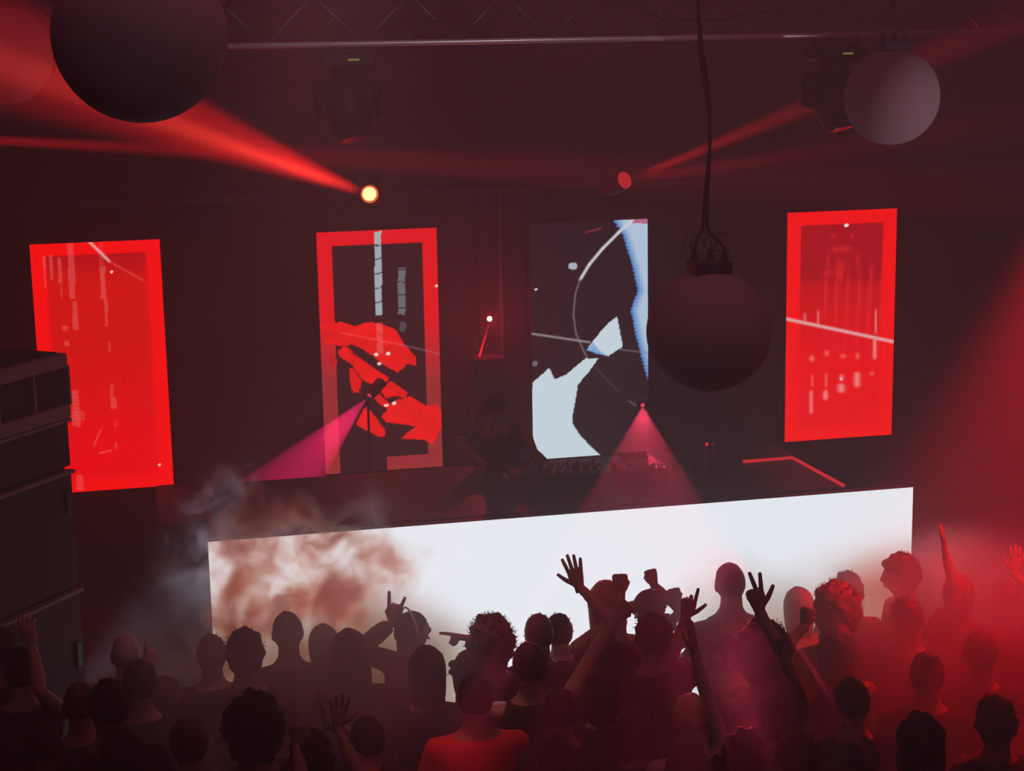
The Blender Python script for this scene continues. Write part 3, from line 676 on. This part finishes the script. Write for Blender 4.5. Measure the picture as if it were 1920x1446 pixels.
def hand(mb, w_, a, n, thumb, gesture):
    """w_ wrist, a finger direction, n palm normal, thumb +1/-1 side sign"""
    a = a/np.linalg.norm(a); n = n-a*(n@a); n /= np.linalg.norm(n); s = np.cross(n, a)*thumb
    L = lambda f, t, o=0.: w_+a*f+s*t+n*o
    mb.tube([L(-.03, 0), L(0, 0), L(.03, .003, .002), L(.065, .002, .003), L(.092, 0, .002), L(.100, 0, .002)], 0, 12, 0, [(.026, .021), (.027, .020), (.037, .019), (.042, .017), (.041, .014), (.034, .010)], n)
    G = {'open': ([.12]*4, [.20, .05, -.08, -.24], 'out'), 'flat': ([.10]*4, [.02, .0, -.01, -.03], 'side'), 'fist': ([1.45]*4, [.03, .01, -.01, -.03], 'fold'),
         'point': ([.08, 1.4, 1.45, 1.5], [.05, 0, 0, 0], 'fold'), 'horns': ([.08, 1.4, 1.45, .12], [.12, 0, 0, -.3], 'fold'), 'vee': ([.08, .08, 1.4, 1.45], [.20, -.10, 0, 0], 'out'),
         'ell': ([.08, .9, 1.2, 1.3], [.03, 0, 0, 0], 'out'), 'relax': ([.35, .45, .5, .55], [.06, .02, -.02, -.08], 'side'), 'peacepair': ([.06, .06, 1.3, 1.35], [.03, .0, 0, 0], 'fold')}[gesture]
    base = (.031, .011, -.010, -.030); ln = (.074, .083, .077, .060); st = (.090, .094, .091, .084)
    for i in range(4):
        cur, sp = G[0][i], G[1][i]; d0 = a*math.cos(sp)+s*math.sin(sp); ang = 0; p = L(st[i]-.012, base[i], .002); pts = [p]
        for k, fr in enumerate((.46, .30, .24)):
            ang += cur*(1.0, 1.15, .75)[k]; d = d0*math.cos(ang)+n*math.sin(ang); p = p+d*(ln[i]*fr+(.012 if k == 0 else 0)); pts.append(p)
        pts.append(p+d*.004)
        mb.tube(pts, [.0112, .0105, .0096, .0086, .005], 7)
    if G[2] == 'out': td = [(.62, .78, .1), (.75, .66, .05), (.8, .6, 0)]
    elif G[2] == 'side': td = [(.8, .55, .2), (.93, .3, .2), (.98, .1, .15)]
    else: td = [(.75, .45, .45), (.55, -.35, .75), (.25, -.85, .45)]
    p = L(.022, .024, .004); pts = [p]
    for (f, t, o), l_ in zip(td, (.040, .032, .026)):
        d = a*f+s*t+n*o; d /= np.linalg.norm(d); p = p+d*l_; pts.append(p)
    pts.append(p+d*.004)
    mb.tube(pts, [.015, .013, .0105, .009, .005], 8)

def ik(S, Wt, l1, l2, hint):
    d = Wt-S; L = np.linalg.norm(d); dn = d/L
    if L > (l1+l2)*.995: k = L/(l1+l2)*1.003; l1 *= k; l2 *= k
    x = (l1*l1-l2*l2+L*L)/(2*L); h = math.sqrt(max(l1*l1-x*x, 1e-6))
    pn = hint-dn*(hint@dn); pn /= (np.linalg.norm(pn)+1e-9)
    return S+dn*x+pn*h
SPECS = []
def person(px, py, label, hair=('short', 'black'), shirt='black', skin=0, Hh=1.72, face=0, arms=(), head_yaw=0, head_pitch=0, head_roll=0, sleeves='short', floor=0.0, extra=None, lean=0, group='people in the crowd', build=1.0, foot=None):
    SPECS.append(dict(px=px, py=py, label=label, hair=hair, shirt=shirt, skin=skin, H=Hh, face=face, arms=arms, hy=head_yaw, hp=head_pitch, hr=head_roll, sleeves=sleeves, floor=floor, extra=extra, lean=lean, group=group, build=build, foot=foot))
HC = 1.635
def prep(S):
    s = S['H']/1.75
    p = atZ(S['px'], S['py'], S['floor']+HC*s); S['root'] = np.array([p[0], p[1], S['floor']]); S['s'] = s
    if S['foot'] is not None: S['root'] = np.array([S['foot'][0], S['foot'][1], S['floor']])
    S['D'] = depth(p); yaw = math.radians(S['face']); S['yaw'] = yaw; Ri = Rz(-yaw)
    loc = lambda w_: Ri@(w_-S['root'])/s
    S['shift'] = np.zeros(3) if S['foot'] is None else loc(p)-np.array([0, 0, HC])
    b = S['build']; ln = S['lean']; sh = S['shift']
    def T(q):   # lean the upper body
        q = np.array(q, float); k = max(0, q[2]-.95)/.69; return q+np.array([0, ln*k, 0])+sh*min(1, k)
    body, shirt = MB(), MB()
    rings = [(.84, .150, .105), (.95, .162, .112), (1.08, .140, .100), (1.22, .158, .108), (1.34, .180, .112), (1.42, .165, .095), (1.465, .10, .075),(1.50, .066, .066), (1.60, .060, .066)]
    def torso(mb, rs, e):
        mb.tube([T((0, -.005, z)) for z, _, _ in rs], 0, 18, 0, [(rx*b+e, ry*b+e) for _, rx, ry in rs], (0, 1, 0))
    torso(body, rings, 0); torso(shirt, [(.80, .170, .122), (.90, .164, .118)]+rings[1:6]+[(1.462, .105, .078)], .014)
    arms = {1: None, -1: None}
    for a in S['arms']: arms[a['side']] = a
    hands = []
    for sd in (-1, 1):
        Sh = T((sd*.178*b, 0, 1.405)); a = arms[sd]
        if a is None:
            r_ = random.Random(S['px']*7+S['py']+sd)
            Wt = T((sd*r_.uniform(.10, .24), r_.uniform(.22, .34), r_.uniform(1.0, 1.2))); E = ik(Sh, Wt, .29, .25, np.array([sd*.5, -.6, -1])); hd = np.array([-sd*.2, .6, .5]); nn = np.array([-sd, 0, -.3]); th = -1 if sd > 0 else 1; ge = 'relax'
            th = 1
        else:
            D = S['D']+a.get('dD', -.05)
            Wt = loc(atD(*a['wrist'], D)); 
            if np.linalg.norm(Wt-Sh) > .62: print('LONG ARM', S['label'], round(float(np.linalg.norm(Wt-Sh)), 2))
            if 'elbow' in a: hint = loc(atD(*a['elbow'], D+a.get('eD', 0)))-(Sh+Wt)/2
            else: hint = np.array([sd, -.2, -.6])
            E = ik(Sh, Wt, .29, .255, hint)
            tp = a['tip']; hd = loc(atD(*tp, D+a.get('tD', -.0)))-Wt; hd /= np.linalg.norm(hd)
            view = Ri@(_F); 
            ro = math.radians(a.get('roll', 0)); nn = view if a.get('palm', 'away') == 'away' else -view
            nn = nn-hd*(nn@hd); nn /= np.linalg.norm(nn); cr = np.cross(hd, nn); nn = nn*math.cos(ro)+cr*math.sin(ro)
            ge = a['g']; right = Ri@_R
            s0 = np.cross(nn, hd); th = 1 if (s0@right)*a.get('thumb', -1) > 0 else -1
        mid = (E+Wt)/2
        sh2 = T((sd*.12*b, 0, 1.40))
        body.tube([sh2, Sh, Sh*.5+E*.5, E, E*.65+Wt*.35, Wt, Wt+(Wt-E)/np.linalg.norm(Wt-E)*.02], [.055, .054, .046, .038, .042, .027, .026], 12)
        slv = {'short': .62, 'long': 1, 'none': 0, 'tank': 0}[S['sleeves']]
        if slv >= 1: shirt.tube([sh2, Sh, (Sh+E)/2, E, mid, Wt*.92+E*.08], [.068, .070, .064, .056, .056, .046], 12)
        elif slv > 0: shirt.tube([sh2, Sh, Sh*(1-slv)+E*slv], [.066, .070, .068], 12)
        hands.append((Wt, hd, nn, th, ge))
    for sd in (-1, 1):
        body.tube([(sd*.085, 0, .93), (sd*.095, .01, .70), (sd*.10, .015, .49), (sd*.103, -.01, .30), (sd*.105, -.02, .09)], [.088, .078, .055, .055, .038], 12)
        body.tube([(sd*.105, -.05, .05), (sd*.108, .03, .055), (sd*.115, .15, .03)], [.036, .040, .026], 10)
    S['body'], S['shirtmb'], S['hands'], S['T'] = body, shirt, hands, T
def build_people():
    for S in SPECS: S['H0'] = S['H']
    for it in range(250):   # settle statures so that neighbours stand clear of each other
        R0 = [atZ(S['px'], S['py'], S['floor']+HC*S['H']/1.75) for S in SPECS]
        for i in range(len(SPECS)):
            for j in range(i):
                d = R0[i]-R0[j]
                if SPECS[i]['floor'] == SPECS[j]['floor'] and math.hypot(d[0]/1.4, d[1]) < .30:
                    a, b = (i, j) if d[1] < 0 else (j, i)
                    SPECS[a]['H'] = min(SPECS[a]['H']+.002, 1.87); SPECS[b]['H'] = max(SPECS[b]['H']-.002, 1.50)
    for S in SPECS: prep(S)
    for i in range(len(SPECS)):
        for j in range(i):
            d = SPECS[i]['root']-SPECS[j]['root']; d = math.hypot(d[0]/1.25, d[1])
            if d < .26: print('CLOSE %.2f | %s | %s' % (d, SPECS[i]['label'], SPECS[j]['label']))
    bodies = remesh_batch([S['body'] for S in SPECS], .021)
    shirts = remesh_batch([S['shirtmb'] for S in SPECS], .024)
    tr_ = MB()
    for sd in (-1, 1): tr_.tube([(sd*.080, 0, .96), (sd*.096, .008, .72), (sd*.102, .013, .49), (sd*.106, -.01, .28), (sd*.108, -.02, .11)], [.098, .098, .078, .076, .070], 14)
    tr_.tube([(0, -.005, .80), (0, -.005, .88), (0, -.005, 1.0)], 0, 16, 0, [(.165, .115), (.176, .125), (.165, .118)], (0, 1, 0))
    (tv, tf), = remesh_batch([tr_], .022)
    trm = bpy.data.meshes.new('trousers'); trm.from_pydata(tv.tolist(), [], tf); trm.materials.append(m_denim); trm.polygons.foreach_set('use_smooth', [True]*len(tf))
    shoe = {}
    for sd in (-1, 1):
        shoe[sd] = MB().tube([(sd*.105, -.085, .05), (sd*.105, -.05, .055), (sd*.107, .04, .055), (sd*.112, .13, .040), (sd*.117, .19, .032)], 0, 12, 0, [(.03, .045), (.044, .052), (.048, .052), (.048, .038), (.03, .026)], (0, 0, 1)).mesh('shoe', m_shoe)
    for i, S in enumerate(SPECS):
        t = empty('person', tuple(S['root']), S['yaw'], S['s']); tag(t, S['label'], 'person', S['group'])
        c = S['T']((0, .02, HC)); Rh = Rz(math.radians(S['hy']))@Ry(math.radians(S['hr']))@Rx(math.radians(S['hp']))
        v, f = bodies[i]; mb = MB(); mb.add(v, f)
        make_head(mb, 0, Rh, c)
        for h_ in S['hands']: hand(mb, *h_)
        mb.build('body', [m_skin[S['skin']], m_eye, m_iris, m_lip], t, smooth=True)
        if S['hair'][0] != 'bald':
            st_ = S['hair'][0]
            ho = hair_mesh(st_, i+1, Rh, c).build('hair', m_hair[S['hair'][1]] if S['hair'][1] in m_hair else m_cloth[S['hair'][1]], t, smooth=True)
        if S['extra'] == 'cap': cap_mesh(Rh, c).build('cap', m_cloth['grey'], t, smooth=True)
        if S['extra'] == 'clip': 
            MB().ball(Rh@np.array([-.10, -.02, .075])+c, (.028, .02, .026), 12, 8).ball(Rh@np.array([-.105, -.02, .03])+c, (.024, .02, .02), 12, 8).build('hair_clip', m_gear, t, smooth=True)
        if S['extra'] == 'headband':
            MB().tube([Rh@np.array([math.cos(a)*.102, -.01, math.sin(a)*.152])+c for a in np.linspace(.1, PI-.1, 20)], .006, 6).build('headband', m_knob, t, smooth=True)
        v, f = shirts[i]; MB().add(v, f).build('shirt', m_cloth[S['shirt']], t, smooth=True)
        o = bpy.data.objects.new('trousers', trm); C.objects.link(o); o.parent = t
        for sd in (-1, 1): o = bpy.data.objects.new('shoe', shoe[sd]); C.objects.link(o); o.parent = t

A = lambda side, wrist, tip, g, **k: dict(side=side, wrist=wrist, tip=tip, g=g, **k)
# --- right of centre
person(1138, 1138, 'long haired blond person with open left hand and right fist up before the white wall', ('long', 'blond'), 'black', 0, 1.75,
       arms=(A(-1, (1086, 1100), (1070, 1044), 'open', thumb=-1, elbow=(1104, 1165)), A(1, (1163, 1112), (1162, 1075), 'fist', thumb=1, elbow=(1172, 1160))), sleeves='none')
person(995, 1252, 'short haired person reaching a fist up and right across the blond person', ('short', 'black'), 'black', 1, 1.76,
       arms=(A(1, (1157, 1158), (1180, 1132), 'fist', thumb=1, elbow=(1100, 1215), dD=.25),), sleeves='none')
person(1224, 1143, 'person in a grey cap facing left with one fist raised high', ('buzz', 'brown'), 'grey', 1, 1.58, face=70,
       arms=(A(1, (1226, 1096), (1217, 1062), 'fist', thumb=-1, elbow=(1248, 1140), dD=.1), A(-1, (1268, 1132), (1262, 1102), 'fist', thumb=1, elbow=(1290, 1165))), sleeves='short', extra='cap')
person(1228, 1200, 'bearded dark haired person with index finger raised beside the tall bare shouldered one', ('messy', 'black'), 'black', 1, 1.74, arms=(A(1, (1285, 1158), (1296, 1112), 'ell', thumb=1, palm='away', elbow=(1275, 1230)),), sleeves='short', build=1.05)
person(1371, 1098, 'tall person with bare shoulders and cropped hair standing highest against the white wall', ('buzz', 'brown'), 'tan', 0, 1.80, sleeves='none', head_pitch=0)
person(1434, 1232, 'curly haired person raising two fingers with thumb out to the right', ('curly', 'black'), 'black', 1, 1.8, arms=(A(1, (1424, 1144), (1412, 1100), 'vee', thumb=1, elbow=(1450, 1200)),), sleeves='none')
person(1370, 1232, 'person in profile facing left with upright short hair below the tall one', ('short', 'black'), 'brown', 1, 1.58, face=75)
person(1298, 1350, 'shaven headed person with one flat hand raised straight up', ('buzz', 'blond'), 'black', 0, 1.74, arms=(A(1, (1302, 1222), (1298, 1184), 'flat', thumb=-1, roll=60, elbow=(1320, 1290), dD=.25),), sleeves='none')
person(1500, 1142, 'person with pale straight hair falling wide over the shoulders, right of two raised fingers', ('long', 'blond'), 'white', 0, 1.58)
person(1572, 1222, 'dark haired person with bent left arm and fist up below the pale haired one', ('longwavy', 'brown'), 'black', 1, 1.68, arms=(A(-1, (1509, 1173), (1518, 1136), 'fist', thumb=1, elbow=(1480, 1240)),), sleeves='none')
person(1592, 1112, 'wavy haired person standing behind the red tinted curls at right', ('messy', 'brown'), 'white', 0, 1.62, build=.95)
person(1572, 1150, 'person with big loose curls at right end of the white wall', ('curly', 'auburn'), 'black', 0, 1.76)
person(1695, 1080, 'person in profile facing left at the right edge of the white wall', ('messy', 'black'), 'grey', 1, 1.72, face=80)
person(1702, 1165, 'broad dark haired person in red smoke in front of the right profile', ('short', 'black'), 'black', 1, 1.74, build=1.1)
person(1800, 1120, 'person at right raising one thin arm straight up in red smoke', ('short', 'brown'), 'black', 2, 1.72, arms=(A(-1, (1773, 1040), (1768, 992), 'flat', thumb=1, roll=70, elbow=(1780, 1100)),), sleeves='short')
person(1888, 1130, 'person at far right holding a spread hand up in the smoke', ('long', 'black'), 'black', 2, 1.6, arms=(A(1, (1902, 1075), (1908, 1040), 'open', thumb=-1, elbow=(1930, 1120)),), sleeves='short')
# --- centre
person(922, 1212, 'person with a large halo of frizzy curls pointing a hand left', ('afro', 'auburn'), 'brown', 1, 1.7, arms=(A(-1, (876, 1197), (850, 1191), 'point', thumb=1, roll=90, elbow=(905, 1225), dD=.12),), sleeves='none')
person(1012, 1192, 'short haired person left of the open raised hand', ('short', 'brown'), 'black', 1, 1.6)
person(1050, 1188, 'person with hair tied in a bun right beside the short haired one', ('bun', 'brown'), 'black', 0, 1.55)
person(766, 1188, 'person in profile facing right with headband and horns hand sign', ('buzz', 'black'), 'grey', 1, 1.74, face=-72, arms=(A(-1, (737, 1166), (742, 1122), 'horns', thumb=-1, elbow=(700, 1210), dD=.05),), sleeves='long', extra='headband', head_pitch=6)
person(802, 1262, 'person with long straight dark hair seen from behind at centre left', ('long', 'black'), 'black', 0, 1.74)
person(882, 1266, 'person with hair clip and brown hair in front of the frizzy curls', ('bob', 'brown'), 'white', 0, 1.54, extra='clip')
person(893, 1314, 'broad short haired person in a red shirt at bottom centre seen from behind', ('short', 'black'), 'red', 1, 1.80, build=1.15, sleeves='long')
person(1130, 1300, 'tall dark shape of a long haired person below the reaching fist', ('longwavy', 'black'), 'black', 1, 1.68)
person(1052, 1338, 'dark haired person low in the crowd left of the shaven head', ('short', 'black'), 'black', 1, 1.70)
person(1190, 1372, 'person with bob haircut at the bottom between the dark shapes', ('bob', 'black'), 'black', 1, 1.58)
# --- left of centre
person(397, 1232, 'round headed person in front of the lower left corner of the white wall', ('short', 'brown'), 'black', 0, 1.62)
person(460, 1230, 'broad headed person with thick hair left of the long necked one', ('messy', 'black'), 'black', 0, 1.76)
person(540, 1190, 'long necked person with cropped hair standing tall in orange smoke', ('buzz', 'brown'), 'black', 1, 1.72, build=.95)
person(608, 1212, 'small distant person in the smoke between two taller heads', ('bob', 'brown'), 'grey', 0, 1.52)
person(656, 1230, 'person with smooth shoulder length hair in smoke left of the horns sign', ('hood', 'brown'), 'black', 0, 1.66)
person(476, 1374, 'dark curly haired person at lower left in front of the smoke', ('curly', 'black'), 'black', 1, 1.68)
person(528, 1352, 'faint hazy head just right of the dark curls', ('short', 'brown'), 'black', 0, 1.60)
person(690, 1392, 'person at the bottom holding both hands up with fingers spread', ('short', 'black'), 'black', 1, 1.66, arms=(A(-1, (612, 1356), (603, 1288), 'flat', thumb=1, roll=80, elbow=(640, 1420), dD=.05), A(1, (634, 1364), (638, 1296), 'open', palm='toward', thumb=1, elbow=(668, 1420), dD=-.05)), sleeves='short')
person(585, 1432, 'person at the bottom raising a closed fist beside the dark curls', ('messy', 'brown'), 'black', 1, 1.64, arms=(A(-1, (557, 1400), (560, 1366), 'fist', thumb=1, elbow=(548, 1440)),), sleeves='short')
person(237, 1232, 'person with pale edge lit bald head in front of the dark stage side', ('buzz', 'grey'), 'black', 0, 1.74, arms=(A(1, (282, 1252), (284, 1222), 'point', thumb=-1, elbow=(290, 1300)),), sleeves='short')
person(262, 1285, 'person with flat dark hair below the pale edge lit head', ('short', 'black'), 'black', 1, 1.72)
person(300, 1312, 'person with a low brimmed fringe facing right at lower left', ('bob', 'brown'), 'black', 0, 1.56, face=-60)
person(150, 1326, 'person with glossy rim lit hair in front of the speaker stack', ('buzz', 'brown'), 'black', 1, 1.78)
person(205, 1330, 'round headed person right of the glossy rim lit hair', ('short', 'black'), 'black', 1, 1.78)
person(40, 1262, 'person lifting a bare bent arm before the speaker stack', ('short', 'black'), 'black', 0, 1.76, arms=(A(1, (60, 1208), (50, 1175), 'relax', thumb=-1, elbow=(86, 1292)),), sleeves='none')
person(2, 1225, 'dark head cut by the left edge of the picture', ('messy', 'black'), 'black', 1, 1.7)
# --- filling the dark foreground
for px, py, lb, hs, sh in ((85, 1400, 'dark head low in the bottom left corner', ('short', 'black'), 'black'), (228, 1420, 'dark long haired head at the bottom, second from the left corner', ('long', 'black'), 'black'),
                           (355, 1400, 'dark round head at the bottom left of the dark curls', ('short', 'brown'), 'black'), 
                           (1045, 1425, 'dark head at the bottom right of the red shirt', ('bun', 'black'), 'black'), (1130, 1442, 'dark messy head cut by the bottom edge, right of centre', ('messy', 'black'), 'black'),
                           (1290, 1440, 'head with smooth long hair at the bottom under the flat raised hand', ('long', 'brown'), 'black'), (1395, 1330, 'dark head in the crowd under the left facing profile', ('short', 'black'), 'navy'),
                           (1478, 1330, 'dark long haired head below the bent arm with a fist', ('long', 'black'), 'black'), (1400, 1425, 'dark head at the bottom right of the long smooth hair', ('messy', 'black'), 'black'),
                           (1500, 1432, 'round head at the bottom in dark red smoke', ('short', 'brown'), 'black'), (1600, 1320, 'broad head in dark red smoke below the big loose curls', ('short', 'black'), 'black'),
                           (1620, 1430, 'short haired head at the bottom in bright red smoke', ('buzz', 'black'), 'black'), (1740, 1270, 'bun haired head in red smoke at lower right', ('bun', 'black'), 'black'),
                           (1730, 1400, 'wavy haired head at the bottom right in red smoke', ('longwavy', 'black'), 'black'), (1840, 1230, 'short haired head in bright red smoke at far right', ('short', 'black'), 'black'),
                           (1870, 1360, 'head near the bottom right corner in bright red smoke', ('messy', 'black'), 'black')):
    person(px, py, lb, hs, sh, rnd.choice((0, 1, 1, 2)), {780: 1.56, 1395: 1.50, 1130: 1.60, 355: 1.60, 85: 1.60, 1478: 1.74, 1290: 1.56, 1500: 1.76, 1400: 1.60, 1620: 1.60, 1730: 1.75}.get(px, 1.68), face=rnd.uniform(-12, 12))
# --- performer
person(928, 765, 'performer in dark clothes leaning over the desk with one arm on the mixer', ('short', 'black'), 'black', 1, 1.74, face=172,
       arms=(A(-1, (1003, 848), (1016, 866), 'relax', thumb=-1, elbow=(986, 812), dD=-.25), A(1, (905, 872), (898, 886), 'relax', thumb=1, elbow=(872, 840), dD=-.28)), floor=.45, lean=.12, head_pitch=-18, group=None, sleeves='short')
build_people()

# ------------------------------------------------------------------ smoke (stuff, real scattering volumes)
def smoke(name, label, lo, hi, vox, blobs, dens, thresh, nscale, detail=5, warp=.5, col=(.62, .76, .92), aniso=.2, seed=0., floor_=0.0):
    me = bpy.data.meshes.new(name); ce = [(a+b)/2 for a, b in zip(lo, hi)]
    o = bpy.data.objects.new(name, me); C.objects.link(o); o.location = ce
    tag(o, label, 'smoke', kind='stuff')
    m = bpy.data.materials.new(name+'_medium'); m.use_nodes = True; n = m.node_tree; n.nodes.clear()
    out = n.nodes.new('ShaderNodeOutputMaterial'); v = n.nodes.new('ShaderNodeVolumeScatter'); at = n.nodes.new('ShaderNodeAttribute'); at.attribute_name = 'density'
    v.inputs['Color'].default_value = (*col, 1); v.inputs['Anisotropy'].default_value = aniso
    n.links.new(at.outputs['Fac'], v.inputs['Density']); n.links.new(v.outputs[0], out.inputs['Volume'])
    g = bpy.data.node_groups.new(name+'_field', 'GeometryNodeTree'); g.interface.new_socket('Geometry', in_out='INPUT', socket_type='NodeSocketGeometry'); g.interface.new_socket('Geometry', in_out='OUTPUT', socket_type='NodeSocketGeometry')
    N = g.nodes.new; L = g.links.new
    go = N('NodeGroupOutput'); vc = N('GeometryNodeVolumeCube'); sm = N('GeometryNodeSetMaterial'); sm.inputs['Material'].default_value = m
    L(vc.outputs[0], sm.inputs[0]); L(sm.outputs[0], go.inputs[0])
    vc.inputs['Min'].default_value = [a-c for a, c in zip(lo, ce)]; vc.inputs['Max'].default_value = [b-c for b, c in zip(hi, ce)]
    for ax, a, b in zip('XYZ', lo, hi): vc.inputs['Resolution '+ax].default_value = max(4, int((b-a)/vox))
    pos = N('GeometryNodeInputPosition')
    def math_(op, a, b=None, c=None):
        q = N('ShaderNodeMath'); q.operation = op
        for i, z in enumerate((a, b, c)):
            if z is None: continue
            if isinstance(z, (int, float)): q.inputs[i].default_value = z
            else: L(z, q.inputs[i])
        return q.outputs[0]
    def vm(op, a, b=None):
        q = N('ShaderNodeVectorMath'); q.operation = op
        for i, z in enumerate((a, b)):
            if z is None: continue
            if isinstance(z, (tuple, list)): q.inputs[i].default_value = z
            else: L(z, q.inputs[i])
        return q
    wp = N('ShaderNodeTexNoise'); wp.inputs['Scale'].default_value = nscale*.6; wp.inputs['Detail'].default_value = 2
    off = vm('ADD', pos.outputs[0], (seed*3.1, seed*1.7, seed)); L(off.outputs[0], wp.inputs['Vector'])
    wo_ = vm('SUBTRACT', wp.outputs['Color'], (.5, .5, .5)); ws = vm('SCALE', wo_.outputs[0]); ws.inputs['Scale'].default_value = warp
    p2 = vm('ADD', pos.outputs[0], ws.outputs[0])
    tot = None
    for c, r, wgt in blobs:
        d = vm('SUBTRACT', p2.outputs[0], tuple(np.array(c)-np.array(ce))); e = vm('DIVIDE', d.outputs[0], tuple(r)); l_ = vm('LENGTH', e.outputs[0])
        k = math_('MULTIPLY', math_('MAXIMUM', math_('SUBTRACT', 1.0, l_.outputs['Value']), 0.0), wgt)
        tot = k if tot is None else math_('ADD', tot, k)
    nz = N('ShaderNodeTexNoise'); nz.inputs['Scale'].default_value = nscale; nz.inputs['Detail'].default_value = detail; nz.inputs['Roughness'].default_value = .6
    nz.inputs['Distortion'].default_value = .6
    o2 = vm('ADD', p2.outputs[0], (seed*3.1, seed*1.7, seed)); L(o2.outputs[0], nz.inputs['Vector'])
    nn = math_('MAXIMUM', math_('MULTIPLY', math_('SUBTRACT', nz.outputs[0], thresh), 3.0), floor_)
    L(math_('MULTIPLY', math_('MULTIPLY', math_('MINIMUM', tot, 2.5), nn), dens), vc.inputs['Density'])
    md = o.modifiers.new('field', 'NODES'); md.node_group = g
    return o
def P(x, y, D): return tuple(atD(x, y, D))
# plume climbing over and in front of the left end of the white wall
smoke('smoke_plume', 'pale curling smoke rising in front of the left end of the white wall', (-.5, 9.6, .5), (2.4, 10.93, 2.45), .022,
      [(P(500, 1020, 11.0), (.55, .45, .42), 1.6), (P(430, 955, 11.1), (.42, .35, .36), 4.0), (P(560, 1100, 10.9), (.75, .5, .45), 1.8), (P(650, 1100, 10.9), (.6, .4, .4), 1.5), (P(590, 985, 11.15), (.6, .4, .24), 3.5), (P(500, 1220, 10.5), (1.0, .6, .6), 1.6), (P(380, 1060, 10.9), (.4, .4, .5), .8)],
      20.0, .50, 4.4, 9, .45, (.50, .82, .97), seed=2.)
# low bank over the left crowd
smoke('smoke_bank', 'low bank of grey and red smoke hanging over the left of the crowd', (-.7, 6.6, .3), (2.4, 9.8, 2.05), .05,
      [(P(560, 1270, 8.9), (1.0, .9, .55), 1.2), (P(710, 1250, 9.1), (.7, .7, .45), 1.6), (P(450, 1310, 8.7), (.8, .8, .45), .9), (P(620, 1340, 8.2), (.9, .8, .5), .9)], 2.6, .30, 1.6, 3, .4, aniso=.3, seed=5., floor_=.15)
smoke('smoke_cloud', 'dense red smoke rolling over the right of the crowd', (2.2, 6.0, .3), (6.4, 10.8, 2.3), .06,
      [(P(1760, 1160, 9.9), (1.1, 1.0, .55), 1.5), (P(1600, 1280, 9.3), (1.0, 1.0, .6), 1.2), (P(1850, 1300, 9.0), (1.5, 1.3, .9), 1.5), (P(1480, 1210, 9.6), (.7, .6, .45), .8), (P(1640, 1120, 10.3), (.45, .4, .3), .8), (P(1370, 1160, 9.9), (.5, .3, .4), 4.0), (P(1450, 1180, 9.9), (.4, .3, .35), 2.5), (P(1800, 1420, 8.0), (1.4, 1.1, .9), 1.4), (P(1500, 1400, 8.3), (.9, .8, .6), .9), (P(1740, 1070, 10.4), (.6, .4, .25), 4.5)],
      1.5, .32, 1.8, 4, .4, aniso=.5, seed=9., floor_=.1)
